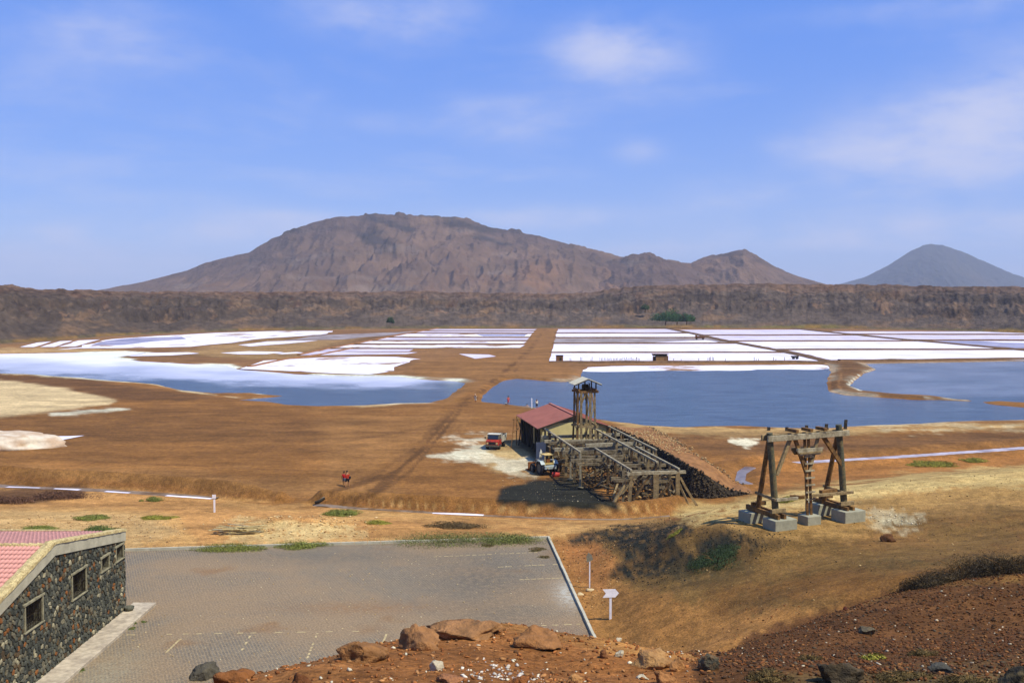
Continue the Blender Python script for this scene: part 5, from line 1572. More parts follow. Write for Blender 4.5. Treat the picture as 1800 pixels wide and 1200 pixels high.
for s in (-1.15, 1.15):
    for t in (-1.1, .25, 1.1): tt_('roof_post', q_(s, t, 9.0), q_(s, t, 9.75), .16, None, M_SHEDDARK, 0)
wl = MB()
wl.tube([q_(0, -.35, 9.15), q_(0, .35, 9.15)], .42, 14).build('winch_wheel', M_SHEDDARK, tw)
M_ZINC = mat('pale_zinc_sheet', C(226, 222, 222), rough=.55, var=.08, scale=2, bump=.15)
for sgn in (-1, 1):
    r = MB().prism([q_(-1.6, sgn * 1.75, 9.55), q_(-1.6, 0, 10.25), q_(-1.6, 0, 10.31), q_(-1.6, sgn * 1.75, 9.61)], sd_ * 3.2).build('roof', M_ZINC, tw)
    for k in range(8): MB().beam(q_(-1.5 + k * .43, sgn * 1.75, 9.63), q_(-1.5 + k * .43, 0, 10.33), .04, .04).build('roof_rib', M_ZINC, r)
    MB().beam(q_(-1.62, sgn * 1.7, 9.52), q_(-1.62, 0, 10.2), .07, .12).build('rafter', M_SHEDDARK, tw)

# ------------------------------------------------------------------ stone ramp
M_RAMP = mat('ramp_earth', C(164, 118, 78), rough=.95, var=.25, scale=.7, bump=.5, bscale=4, col2=C(140, 98, 64))
LE = [(13.4, 134, 3.4), (14.0, 130.5, 3.5), (15.7, 121.8, 3.5), (17.05, 113, 3.5), (18.0, 106.5, 3.4), (19.0, 103.6, 3.0), (20.6, 102.9, 2.15), (22.7, 103.2, .8), (25.8, 103.6, .25), (28.0, 104, .05)]
RE = [(18.6, 134, 3.3), (19.0, 127, 3.5), (19.7, 120.5, 3.5), (20.2, 116, 3.4), (20.8, 111, 3.1), (21.7, 109.4, 2.6), (22.9, 108.6, 1.9), (24.4, 108, .6), (26.6, 107.6, .15), (28.3, 107.5, .02)]


def dense(pl, k=6):
    out = []
    for a, b in zip(pl[:-1], pl[1:]):
        for j in range(k): out.append(Vector(a).lerp(Vector(b), j / k))
    return out + [Vector(pl[-1])]


le, re = dense(LE), dense(RE)
vs = []; fs = []; nc = 9
for a, b in zip(le, re):
    out = (a - b); out.z = 0; out.normalize()
    vs.append(tuple(a + out * .55 - Vector((0, 0, a.z + .3))))
    for j in range(nc):
        p = a.lerp(b, j / (nc - 1)); vs.append((p.x, p.y, p.z + .10 * mnoise.noise(Vector((p.x * .9, p.y * .9, 4))) - .08 * math.sin(math.pi * j / (nc - 1))))
    vs.append(tuple(b - out * 1.6 - Vector((0, 0, b.z + .3))))
m2 = nc + 2
for i in range(len(le) - 1):
    for j in range(m2 - 1): fs.append((i * m2 + j, i * m2 + j + 1, i * m2 + m2 + j + 1, i * m2 + m2 + j))
rp = MB().add(vs, fs).build('ramp', M_RAMP, smooth=True)
rp.data.materials.append(mat('painted_ramp_shade', C(62, 54, 48), rough=.95, var=.4, scale=2.5, bump=1.0, bscale=6, bdist=.2))  # left skirt coloured dark to carry the shade of the ramp side
for i_ in range(len(le) - 1): rp.data.polygons[i_ * (m2 - 1)].material_index = 1
tag(rp, 'raised earth ramp running from the shed towards the sandy shoulder', kind='structure')
pos = []; siz = []; cols = []
for i in range(len(le) - 1):
    L = (le[i + 1] - le[i]).length
    out = (le[i] - re[i]); out.z = 0; out.normalize()
    hh = max(le[i].z, .15)
    for k in range(int(L * (hh + .5) * 16)):
        f = rng.uniform(0, 1); z = rng.uniform(-.1, hh + .1); p = le[i].lerp(le[i + 1], f)
        q = p + out * (.55 * (1 - z / (hh + .001)) + rng.uniform(-.05, .05)); q.z = z
        pos.append(np.array(q)); siz.append(rng.uniform(.10, .24)); cols.append(np.array([C(84, 72, 60), C(66, 58, 52), C(100, 84, 66), C(124, 100, 74)][rng.choice(4, p=[.4, .35, .2, .05])]))
tag(scatter_mesh('dry_stone_wall', RB, pos, siz, cols, M_RUB), 'dark dry stone side of the ramp facing the trestles', kind='stuff')
pos = []; siz = []; cols = []
for i in range(300):
    k = rng.uniform(0, .98) ** 1.2 * (len(re) - 2); j = int(k); p = re[j].lerp(re[j + 1], k - j); q = p + Vector((rng.normal(0, .25), rng.normal(0, .25), 0)); q.z = p.z + .03
    pos.append(np.array(q)); siz.append(rng.uniform(.07, .2)); cols.append(np.array([C(206, 176, 136), C(150, 120, 90), C(110, 92, 76)][rng.integers(3)]))
for i in range(520):
    f, j = rng.uniform(0, .95), int(rng.uniform(6, 22)); p = le[j].lerp(re[j], f) + Vector((rng.normal(0, .5), rng.normal(0, 1.0), 0)); p.z = 3.5
    if rng.random() < .5 and j > 14: continue
    pos.append(np.array(p)); siz.append(rng.uniform(.06, .17)); cols.append(np.array([C(226, 198, 156), C(206, 170, 126), C(176, 140, 104)][rng.integers(3)]))
tag(scatter_mesh('loose_stones', RB, pos, siz, cols, M_RUB), 'pale loose stones along the top and edge of the ramp', kind='stuff')

# ------------------------------------------------------------------ vehicles
M_TYRE = mat('tyre_rubber', (.018, .018, .018), rough=.9, var=.3, bump=.2)
M_TRUCKRED = mat('faded_red_paint', C(196, 62, 40), rough=.5, var=.25, scale=2.5, bump=.1, spec=.4, col2=C(150, 48, 36))
M_WHITEP = mat('white_paint', C(232, 228, 226), rough=.5, var=.12, scale=2, bump=.1, spec=.4)
M_GREYM = mat('grey_metal', C(110, 104, 98), rough=.6, var=.3, scale=2, bump=.2)
M_GLASS = mat('dark_glass', (.015, .02, .025), rough=.12, var=.1, bump=0, spec=.6)
M_LAMP = mat('lamp_glass', C(220, 200, 150), rough=.3, var=.1, bump=0, spec=.6)
M_YELLOW = mat('yellow_cream_paint', C(226, 196, 128), rough=.55, var=.2, scale=2, bump=.1, spec=.4)
M_BLUE = mat('pale_blue_paint', C(186, 200, 214), rough=.5, var=.2, scale=2, bump=.1, spec=.4)
M_RUST = mat('rusty_steel', C(140, 88, 48), rough=.85, var=.35, scale=3, bump=.3)


class Fr:
    """local frame: x right, y forward, z up, for vehicles"""
    def __init__(s, o, ang): s.o = Vector(o); s.m = Matrix.Rotation(ang, 3, 'Z')

    def __call__(s, x, y, z): return s.o + s.m @ Vector((x, y, z))


def wheel(fr, x, y, r, w, root, hub):
    n = 18
    prof = [(-w / 2, r * .62), (-w / 2, r * .93), (-w * .38, r), (w * .38, r), (w / 2, r * .93), (w / 2, r * .62)]
    vs = [fr(x + a, y + b * math.cos(2 * math.pi * k / n), r + b * math.sin(2 * math.pi * k / n)) for a, b in prof for k in range(n)]
    fs = [(i * n + k, i * n + (k + 1) % n, i * n + n + (k + 1) % n, i * n + n + k) for i in range(5) for k in range(n)]
    wh = MB().add(vs, fs).build('wheel', M_TYRE, root, smooth=False)
    MB().tube([fr(x - w * .42, y, r), fr(x + w * .42, y, r)], [r * .64, r * .64], 14).build('rim', hub, wh)


def truck():
    p = G(866, 790); fr = Fr(p, R(-12)); t = thing('dump_truck', 'small old red dump truck parked by the white spillage', 'truck', p)
    # faces the camera: front is -y
    for x in (-.82, .82):
        wheel(fr, x, -.1 + .55, .42, .28, t, M_GREYM); wheel(fr, x, 3.1, .42, .42, t, M_GREYM)
    MB().beam(fr(-.45, -.1, .55), fr(-.45, 4.1, .55), .14, .2).build('chassis', M_GREYM, t); MB().beam(fr(.45, -.1, .55), fr(.45, 4.1, .55), .14, .2).build('chassis', M_GREYM, t)
    MB().prism([fr(-.9, -.35, .5), fr(-.9, 1.5, .5), fr(-.9, 1.5, 1.35), fr(-.9, .3, 1.35), fr(-.9, -.3, 1.22)], fr.m @ Vector((1.8, 0, 0))).build('cab', M_TRUCKRED, t, bevel=.06)
    MB().prism([fr(-.84, .28, 1.35), fr(-.84, 1.5, 1.35), fr(-.84, 1.45, 1.98), fr(-.84, .52, 1.98)], fr.m @ Vector((1.68, 0, 0))).build('cab_top', M_GREYM, t, bevel=.04)
    MB().prism([fr(-.72, .24, 1.42), fr(.72, .24, 1.42), fr(.66, .47, 1.92), fr(-.66, .47, 1.92)], fr.m @ Vector((0, .05, 0))).build('windscreen', M_GLASS, t)
    MB().box(fr(0, 1.0, 2.03), (1.75, 1.15, .1), fr.m).build('cab_roof', M_WHITEP, t, bevel=.03)
    MB().box(fr(0, -.42, .55), (1.9, .16, .2), fr.m).build('bumper', M_GREYM, t, bevel=.02)
    MB().box(fr(0, -.355, .92), (.9, .05, .3), fr.m).build('grille', M_TYRE, t)
    for x in (-.66, .66):
        MB().tube([fr(x, -.40, .9), fr(x, -.30, .9)], .13, 12).build('headlight', M_LAMP, t)
        MB().beam(fr(x * 1.3, .2, 1.35), fr(x * 1.55, .1, 1.55), .04).build('mirror_arm', M_GREYM, t); MB().box(fr(x * 1.62, .1, 1.6), (.16, .05, .3), fr.m).build('mirror', M_GREYM, t)
    bd = MB()
    for x in (-.98, .92): bd.prism([fr(x, 1.65, .85), fr(x, 4.3, .85), fr(x - (.1 if x < 0 else -.1), 4.3, 1.75), fr(x - (.1 if x < 0 else -.1), 1.65, 1.75)], fr.m @ Vector((.06, 0, 0)))
    bd.build('bed_side', M_WHITEP, t)
    MB().box(fr(0, 2.97, .84), (1.9, 2.7, .08), fr.m).build('bed_floor', M_GREYM, t); MB().box(fr(0, 1.66, 1.45), (2.0, .07, 1.2), fr.m).build('bed_front', M_WHITEP, t)
    MB().box(fr(0, 4.28, 1.3), (2.0, .07, .9), fr.m).build('tailgate', M_GREYM, t)


def loader():
    p = G(962, 834); fr = Fr(p, R(24)); t = thing('wheel_loader', 'old white and blue tractor loader with rusty bucket beside the trestles', 'loader', p)
    # rear towards the camera; bucket forward and left
    for x in (-.85, .85):
        wheel(fr, x, .1, .82, .46, t, M_GREYM); wheel(fr, x * .95, 2.3, .52, .32, t, M_GREYM)
        MB().prism([fr(x - .27, -.7, 1.35), fr(x - .27, -.3, 1.72), fr(x - .27, .5, 1.72), fr(x - .27, .95, 1.3), fr(x - .27, .45, 1.62), fr(x - .27, -.3, 1.62)], fr.m @ Vector((.54, 0, 0))).build('mudguard', M_BLUE, t)
        MB().beam(fr(x * .62, .9, 1.5), fr(x * .72, 3.3, .75), .12, .2).build('loader_arm', M_RUST, t)
    MB().box(fr(0, .1, .95), (1.0, 1.5, .7), fr.m).build('rear_body', M_TYRE, t, bevel=.06)
    MB().box(fr(0, -.75, 1.0), (1.5, .35, .45), fr.m).build('counterweight', M_BLUE, t, bevel=.06)
    MB().box(fr(0, 1.75, 1.2), (.78, 1.7, .62), fr.m).build('bonnet', M_GREYM, t, bevel=.08)
    for x in (-.55, .55):
        MB().beam(fr(x, -.55, 1.2), fr(x * .92, -.4, 2.35), .09).build('cab_post', M_YELLOW, t); MB().beam(fr(x, .75, 1.4), fr(x * .92, .6, 2.35), .09).build('cab_post', M_YELLOW, t)
    MB().box(fr(0, .1, 2.4), (1.2, 1.25, .1), fr.m).build('cab_roof', M_YELLOW, t, bevel=.03)
    MB().box(fr(0, -.5, 1.35), (1.1, .06, .3), fr.m).build('cab_back', M_YELLOW, t)
    MB().box(fr(0, .05, 1.42), (.5, .45, .12), fr.m).build('seat', M_RUST, t, bevel=.03); MB().box(fr(0, -.2, 1.72), (.5, .12, .55), fr.m).build('seat_back', M_RUST, t, bevel=.03)
    MB().tube([fr(-.2, 1.6, 1.5), fr(-.2, 1.6, 2.4)], .05, 8).build('exhaust_pipe', M_GREYM, t)
    bk_ = [(3.25, .35), (3.3, 1.05), (3.15, 1.1), (3.05, .3), (3.3, .12), (4.0, .08), (4.0, .16), (3.4, .22)]
    MB().prism([fr(-1.0, y, z) for y, z in bk_], fr.m @ Vector((2.0, 0, 0))).build('bucket', M_RUST, t)
    for x in (-.4, .4): MB().box(fr(x, -.95, .95), (.16, .06, .12), fr.m).build('tail_lamp', M_LAMP, t)
    # white hood panel standing behind the cab
    MB().prism([fr(-.62, .95, 1.5), fr(-.28, .95, 1.5), fr(-.2, 1.0, 2.6), fr(-.36, 1.0, 2.95), fr(-.5, 1.0, 2.5)], fr.m @ Vector((0, .06, 0))).build('white_panel', M_WHITEP, t)


truck(); loader()
p = G(977, 838)
t = thing('red_drum', 'small faded red drum lying behind the loader', 'drum', p)
MB().tube([p + Vector((-.42, -.1, .28)), p + Vector((-.38, -.1, .29)), p + Vector((.38, .1, .29)), p + Vector((.42, .1, .28))], [.24, .29, .29, .24], 14).build('drum', mat('drum_red', C(206, 66, 56), rough=.6, var=.2), t)
for k in (-.13, .13): MB().tube([p + Vector((k * 3 - .02, k * .7, .29)), p + Vector((k * 3 + .02, k * .7, .29))], .31, 14).build('hoop', M_TRUCKRED, t)

# far salt truck and huts
p = G(1232, 597, .1); fr = Fr(p, R(80)); t = thing('salt_wagon', 'tiny brown salt wagon standing on the grey pan', 'wagon', p)
MB().box(fr(0, 0, 1.2), (1.8, 3.4, 1.0), fr.m, 1.12).build('hopper', M_RUST, t); MB().box(fr(0, 2.2, 1.3), (1.7, 1.0, 1.5), fr.m).build('cab', M_RUST, t)
for x in (-.8, .8):
    for y in (-1.0, 2.0): wheel(fr, x, y, .45, .3, t, M_GREYM)
M_HUT = mat('hut_boards', C(150, 104, 66), rough=.9, var=.25, scale=.8, bump=.3)
M_HUT2 = mat('hut_pale_boards', C(176, 136, 92), rough=.9, var=.25, scale=.8, bump=.3)
p = G(983.5, 635.8, 0); t = thing('hut', 'small square brown hut on the pan bank near the earth road', 'hut', p)
MB().box(p + Vector((0, 0, 1.0)), (2.2, 1.8, 2.0)).build('wall', M_HUT, t); MB().box(p + Vector((0, 0, 2.06)), (2.4, 2.0, .12)).build('roof', M_SHEDDARK, t); MB().box(p + Vector((.3, -.92, .75)), (.7, .06, 1.4)).build('door', M_SHEDDARK, t)
p = G(1160, 635.8, 0); t = thing('hut', 'wider brown hut with flat overhanging roof on the pan bank', 'hut', p)
MB().box(p + Vector((.55, 0, .95)), (3.9, 2.0, 1.9)).build('wall', M_HUT2, t); MB().box(p + Vector((-1.75, .2, .85)), (.9, 1.5, 1.7)).build('open_bay', M_SHEDDARK, t)
MB().box(p + Vector((0, 0, 2.55)), (5.1, 2.7, .16), Matrix.Rotation(R(-4), 3, 'X')).build('roof', M_HUT, t); MB().box(p + Vector((-.1, -.05, 2.2)), (4.5, 1.9, .5)).build('roof_space', M_SHEDDARK, t)
MB().box(p + Vector((1.5, -1.03, .7)), (.65, .06, 1.3)).build('door', M_HUT, t)
for x in (-2.35, 2.35): MB().beam(p + Vector((x, -1.15, 0)), p + Vector((x, -1.15, 2.45)), .12).build('roof_post', M_HUT, t)
p = G(1397, 631.5, 0); t = thing('salt_cart', 'tiny dark cart at the right end of the front pan', 'cart', p)
MB().box(p + Vector((0, 0, .9)), (2.0, 1.2, .5), None, 1.2).build('tray', M_SHEDDARK, t)
for x in (-.6, .6): MB().tube([p + Vector((x, -.7, .5)), p + Vector((x, -.55, .5))], .5, 12).build('wheel', M_TYRE, t)
# stakes of the fence along the front pan
fz = thing('stake_fence', 'row of thin stakes along the front salt pan', 'fence', G(1090, 636.3))
for i in range(34):
    px = 1055 + i * 2.1 + random.uniform(-.4, .4); q = G(px, 635.6)
    MB().beam(q, q + Vector((random.uniform(-.1, .1), 0, random.uniform(.9, 1.5))), .13).build('stake', M_WOOD_B, fz)
for i in range(22):
    px = random.choice((1005, 1020, 1035, 1180, 1200, 1225, 1250, 1275, 1300, 1330, 1360, 1375)) + random.uniform(-6, 6); q = G(px, 635.6)
    MB().beam(q, q + Vector((0, 0, random.uniform(.8, 1.6))), .14).build('stake', M_WOOD_B, fz)

# ------------------------------------------------------------------ signs
M_SIGN = mat('sign_white', (.82, .80, .77), rough=.7, var=.12, scale=4, bump=.1)
M_SIGNBACK = mat('sign_grey', C(150, 144, 136), rough=.7, var=.3, scale=6, bump=.1)


def arrow(name, label, px, py, hpx, w, hh, ang, m, stone=False):
    p = T(px, py); sc = p.y / F_PX; H_ = hpx * sc
    t = thing(name, label, 'sign', p); fr = Fr(p, ang)
    MB().beam(fr(0, 0, -.1), fr(0, 0, H_ - hh * .6), .13, .13).build('post', M_SIGN, t)
    pts = [(-w * .5, -hh / 2), (w * .28, -hh / 2), (w * .5, 0), (w * .28, hh / 2), (-w * .5, hh / 2), (-w * .3, 0)]
    MB().prism([fr(a, -.09, H_ - hh / 2 + b) for a, b in pts], fr.m @ Vector((0, .03, 0))).build('arrow_board', m, t)
    return t


arrow('arrow_sign', 'white arrow sign pointing right beside the car park kerb', 1073, 1087, 54, .95, .48, R(6), M_SIGN)
p = T(1036.5, 1032)
t = thing('signpost', 'thin white signpost with dark weathered arrow and a stone foot', 'sign', p)
sc = p.y / F_PX
MB().beam(p + Vector((0, 0, -.1)), p + Vector((0, 0, 48 * sc)), .07).build('post', M_SIGN, t)
MB().prism([p + Vector((-.2, -.05, 45 * sc)), p + Vector((.22, -.03, 50 * sc)), p + Vector((.12, -.03, 59 * sc)), p + Vector((-.1, -.05, 63 * sc)), p + Vector((-.22, -.05, 56 * sc))], (0, .03, 0)).build('arrow_board', M_SIGNBACK, t)
for k, (px, py, s, lab) in enumerate([(1039, 1037, .42, 'pale flat stone at the foot of the thin signpost'), (1020, 1044, .36, 'pale flat stone between the signpost and the kerb')]):
    q = T(px, py); v, f = rock_verts(2, 300 + k, .12, flat=.35)
    tag(mesh_np('flat_stone', v * s + np.array(q), f, mat('pale_stone', C(222, 198, 164), rough=.9, var=.15, scale=4, bump=.4)), lab, 'stone')
p = T(377, 900); sc = p.y / F_PX
t = thing('signpost', 'white post with small square plate on the sandy strip at left', 'sign', p)
MB().beam(p + Vector((0, 0, -.1)), p + Vector((0, 0, 30 * sc)), .13).build('post', M_SIGN, t); MB().box(p + Vector((0, -.08, 28.5 * sc)), (.34, .05, .34)).build('plate', M_SIGN, t)
p = G(934.5, 717); t = thing('marker_post', 'slim white post on the lagoon shore behind the shed', 'post', p)
MB().tube([p, p + Vector((0, 0, 1.75))], [.11, .1], 8).build('post', M_SIGN, t); MB().tube([p + Vector((0, 0, 1.75)), p + Vector((0, 0, 1.85))], [.14, .05], 8).build('cap', M_SIGN, t)

# ------------------------------------------------------------------ people
M_SKIN = mat('skin', C(214, 160, 124), rough=.6, var=.06, bump=0); M_SKIN2 = mat('tanned_skin', C(170, 116, 84), rough=.6, var=.06, bump=0)
M_HAIR = mat('dark_hair', (.012, .009, .008), rough=.6, var=.2, bump=.2)


def skin(name, joints, edges, m, parent, root=0, sub=2):
    o0 = ORG[parent.name]
    me = bpy.data.meshes.new(name); me.from_pydata([tuple(Vector(p) - Vector(o0)) for p, r in joints], edges, [])
    ob = bpy.data.objects.new(name, me); COL.objects.link(ob); ob.parent = parent; ORG[ob.name] = o0
    md = ob.modifiers.new('skin', 'SKIN')
    for i, (p, r) in enumerate(joints):
        d = me.skin_vertices[0].data[i]; d.radius = r if isinstance(r, tuple) else (r, r); d.use_root = (i == root)
    sb = ob.modifiers.new('sub', 'SUBSURF'); sb.levels = sub; sb.render_levels = sub
    me.materials.append(m)
    return ob


def person(label, p, h, face, skinm, top, bottom, stride=.25, arms='down', bag=None, hat=None, long_legs=False, lean=0.0, group=None):
    p = Vector((p.x, p.y, H(p.x, p.y))); t = thing('person', label, 'person', p, group); k = h / 1.72
    fr = Fr(p, face)

    def j(x, y, z, r): return (fr(x * k, (y + lean * max(z - .9, 0)) * k, z * k), (r * k if not isinstance(r, tuple) else (r[0] * k, r[1] * k)))
    st = stride
    J = [j(0, 0, .93, (.17, .13)), j(0, 0, 1.12, (.155, .12)), j(0, 0, 1.36, (.19, .125)), j(0, .0, 1.47, (.075, .075)), j(0, .02, 1.54, (.10, .11)), j(0, .03, 1.64, (.115, .13)), j(0, .02, 1.71, (.09, .10))]
    E = [(0, 1), (1, 2), (2, 3), (3, 4), (4, 5), (5, 6)]
    for s, ph in ((-1, st), (1, -st)):
        n = len(J); J += [j(s * .10, ph * .12, .86, .088), j(s * .11, ph * .55, .49, .062), j(s * .11, ph, .09, .042), j(s * .12, ph + .15, .035, .035)]
        E += [(0, n), (n, n + 1), (n + 1, n + 2), (n + 2, n + 3)]
    for s in (-1, 1):
        n = len(J)
        if arms == 'down': el, ha = (s * .27, -.02, 1.1), (s * .27, .10, .86)
        elif arms == 'hips': el, ha = (s * .38, -.05, 1.14), (s * .22, .08, 1.0)
        else: el, ha = (s * .26, .12, 1.14), (s * .12, .30, 1.10)
        J += [j(s * .2, 0, 1.38, .052), j(*el, .042), j(*ha, .032), j(ha[0], ha[1] + .05, ha[2] - .08, .035)]
        E += [(2, n), (n, n + 1), (n + 1, n + 2), (n + 2, n + 3)]
    skin('body', J, E, skinm, t)
    if top: skin('shirt', [j(0, 0, .84, (.20, .155)), j(0, 0, 1.06, (.19, .15)), j(0, 0, 1.38, (.235, .165)), j(-.21, 0, 1.38, .07), j(-.25, 0, 1.24, .06), j(.21, 0, 1.38, .07), j(.25, 0, 1.24, .06)], [(0, 1), (1, 2), (2, 3), (3, 4), (2, 5), (5, 6)], top, t)
    if bottom:
        L = .12 if long_legs else .52
        JJ = [j(0, 0, 1.0, (.19, .15)), j(0, 0, .86, (.19, .15))]; EE = [(0, 1)]
        for s, ph in ((-1, st), (1, -st)):
            n = len(JJ); f = (.86 - L) / .77
            JJ += [j(s * .10, ph * .12, .80, .12), j(s * .11, ph * f, L, .095 if not long_legs else .07)]; EE += [(1, n), (n, n + 1)]
        skin('trousers' if long_legs else 'shorts', JJ, EE, bottom, t)
    hv, hf = ICO[2]
    hp = fr(0, (.0 + lean * .75) * k, 1.66 * k)
    sel = hv.copy(); sel[:, 2] = np.maximum(sel[:, 2], -.15 - .9 * (sel[:, 1] < -.1) * .7)
    mesh_np('hair', sel * np.array((.10, .115, .115)) * k + np.array(fr(0, (-.03 + lean * .75) * k, 1.69 * k)), hf, hat or M_HAIR, t, smooth=True)
    # face: nose and eyes on the forward side
    for s in (-1, 1): mesh_np('eye', ICO[1][0] * .012 * k + np.array(fr(s * .032 * k, (.118 + lean * .75) * k, 1.645 * k)), ICO[1][1], M_HAIR, t)
    mesh_np('nose', ICO[1][0] * np.array((.013, .022, .024)) * k + np.array(fr(0, (.125 + lean * .75) * k, 1.615 * k)), ICO[1][1], skinm, t)
    if bag: mesh_np('bag', rock_verts(2, 400, .08, flat=1.2)[0] * np.array((.17, .12, .22)) * k + np.array(fr(bag[1] * k, bag[2] * k, bag[3] * k)), ICO[2][1], bag[0], t, smooth=True)
    return t


M_REDC = mat('red_cloth', C(206, 34, 40), rough=.85, var=.15, bump=.1); M_ORANGEC = mat('orange_red_cloth', C(214, 70, 44), rough=.85, var=.15, bump=.1)
M_DENIM = mat('denim', C(104, 116, 146), rough=.9, var=.2, bump=.1); M_BLACKC = mat('black_cloth', (.012, .012, .014), rough=.9, var=.2, bump=.1)
M_WHITEC = mat('white_cloth', C(240, 238, 236), rough=.85, var=.08, bump=.1); M_PINKC = mat('pink_cloth', C(224, 96, 112), rough=.85, var=.15, bump=.1); M_NAVY = mat('navy_cloth', C(52, 56, 80), rough=.9, var=.2, bump=.1)
person('walker in a red top with denim shorts and red backpack, left of the pair', G(605.0, 851.5), 1.6, R(10), M_SKIN2, M_REDC, M_DENIM, .22, 'down', (M_REDC, -.06, -.2, 1.2))
person('taller walker in an orange red vest and black shorts, right of the pair', G(610.5, 853.5), 1.78, R(-14), M_SKIN, M_ORANGEC, M_BLACKC, -.22, 'front', (M_BLACKC, .22, .12, .95))
person('person dressed in white at the corner of the blue lagoon', G(836, 708), 1.7, R(160), M_SKIN2, M_WHITEC, M_WHITEC, .1, 'hips', None, M_WHITEC, False, .3)
person('person in pink swimwear standing on the lagoon shore', G(893.5, 711.5), 1.72, R(20), M_SKIN2, M_PINKC, M_PINKC, .05, 'hips', None)
person('bather in dark shorts and white top behind the shed roof', G(943.5, 718), 1.72, R(200), M_SKIN2, M_WHITEC, M_NAVY, .05, 'front', None)
p = G(926.5, 713.5, WATER_Z); t = thing('person', 'swimmer with only head and shoulders above the blue water', 'person', p)
skin('body', [(p + Vector((0, 0, -.6)), .13), (p + Vector((0, 0, .02)), (.19, .12)), (p + Vector((0, 0, .14)), .06), (p + Vector((0, .02, .24)), .085), (p + Vector((0, .03, .33)), .085), (p + Vector((-.24, .05, .02)), .05), (p + Vector((-.55, .3, .02)), .04), (p + Vector((.24, .05, .02)), .05), (p + Vector((.5, .35, .02)), .04)], [(0, 1), (1, 2), (2, 3), (3, 4), (1, 5), (5, 6), (1, 7), (7, 8)], M_SKIN, t)
mesh_np('hair', ICO[2][0] * np.array((.1, .11, .09)) + np.array(p + Vector((0, -.01, .36))), ICO[2][1], M_HAIR, t, smooth=True)
p = G(889.5, 711, .0); tag(mesh_np('beach_bag', rock_verts(2, 411, .1, flat=.8)[0] * np.array((.42, .3, .34)) + np.array(p) + np.array((0, 0, .22)), ICO[2][1], M_WHITEC, smooth=True), 'white bundle on the shore beside the person in pink', 'bag')

# ------------------------------------------------------------------ salt heap, spoil, crates
p = G(26, 784); v, f = ICO[4]
hv = v.copy(); n_ = np.array([mnoise.fractal(Vector(q * 1.6 + np.array((3, 1, 2))), .9, 2.1, 5) for q in hv]); hv = hv * (1 + .22 * n_)[:, None]
hv = hv * np.array((7.2, 4.2, 2.3)); hv[:, 2] = np.maximum(hv[:, 2], -.3)
hc = np.array([C(238, 226, 222)]) * np.ones((len(hv), 1)); k = sstep(-.1, .4, fbm(hv[:, 0] * .9, hv[:, 2] * 2 + hv[:, 1], 4, 3) + .1)[:, None]; hc = hc * (1 - k * .75) + np.array(C(196, 160, 136)) * k * .75
tag(mesh_np('salt_heap', hv + np.array((p.x - 1, p.y, 0)), f, mat('heaped_salt', (1, 1, 1), rough=.9, var=.12, scale=2, bump=.6, bscale=5, attr='col', bdist=.1), col=hc), 'dirty white salt heap at the left edge of the flat', 'salt heap')
sheet('salt_spill', 'white salt spilled at the right foot of the salt heap', [(56, 778), (80, 766), (120, 766), (148, 765), (118, 771), (88, 776)], .06, M_SALT, .4, 3)

# ------------------------------------------------------------------ foreground boulders
def boulder(label, px, py, wpx, hpx, col, seed, name='boulder', col2=None, rough=.26, d=None, sink=.72, cat='rock'):
    p = T(px, py) if d is None else P(px, py, d)
    if d is not None: p.z = H(p.x, p.y)
    s = wpx * p.y / F_PX / 2; hs = hpx * p.y / F_PX / 2
    v, f = rock_verts(4 if wpx > 30 else 3, seed, rough, 1.6, 1.0)
    v = v * (1 + .09 * np.array([mnoise.fractal(Vector(q * 6.0), .5, 2.2, 5) for q in v]))[:, None]
    v = v / np.abs(v).max(0) * np.array((s, s * .8, hs * 1.45))
    a = np.random.default_rng(seed).uniform(-.5, .5)
    v = v @ rotz(a).T
    c = np.array(col) * np.ones((len(v), 1)); k = sstep(-.1, .35, fbm(v[:, 0] * 3 / s, v[:, 2] * 3 / s + v[:, 1] * 2 / s, 4, seed))[:, None]
    c = c * (1 - k * .6) + np.array(col2 or [q * .6 for q in col]) * k * .6
    m = mat('boulder_rock', (1, 1, 1), rough=.92, var=.25, scale=6, bump=.8, bscale=14, attr='col', bdist=.09)
    return tag(mesh_np(name, v + np.array(p) + np.array((0, 0, hs * (1 - sink))), f, m, col=c.clip(.01, .85), smooth=False), label, cat)


OR = C(172, 122, 80); ORD_ = C(120, 74, 44); GR = C(98, 92, 84); WH = C(226, 212, 196); DK = C(74, 64, 54)
boulder('orange brown boulder on the brow left of the split block', 640, 1160, 110, 44, OR, 501, col2=C(112, 78, 52))
boulder('split angular block with a dark cleft on its left', 738, 1138, 100, 44, C(176, 126, 86), 502, col2=C(120, 82, 54))
boulder('broad low boulder crowning the foreground brow', 818, 1118, 150, 40, C(180, 130, 90), 503, col2=C(130, 96, 66))
boulder('rounded earthy boulder right of the brow crown', 945, 1132, 110, 32, C(172, 120, 78), 504)
boulder('bluish grey rock at the left end of the brow', 356, 1190, 62, 36, GR, 505, col2=C(66, 62, 58))
boulder('brown rock between the grey rock and the brow', 415, 1200, 74, 34, C(150, 96, 56), 506)
boulder('small dark brown rock low at the picture foot', 530, 1205, 46, 34, ORD_, 507)
boulder('knobbly white stone on the foreground soil', 768, 1178, 28, 24, WH, 508, col2=C(186, 160, 140), name='white_stone')
boulder('flat reddish slab beside the white stone', 790, 1196, 60, 16, C(178, 122, 88), 509, name='slab')
boulder('pale lumpy boulder right of the kerb end', 1146, 1172, 84, 36, C(196, 150, 104), 510, col2=C(160, 112, 72))
boulder('small pale rock between the lumpy boulder and dark rock', 1190, 1178, 30, 28, C(196, 140, 92), 511)
boulder('dark blue grey rock at the start of the gravel slope', 1244, 1176, 44, 34, C(92, 88, 80), 512, col2=C(166, 128, 90))
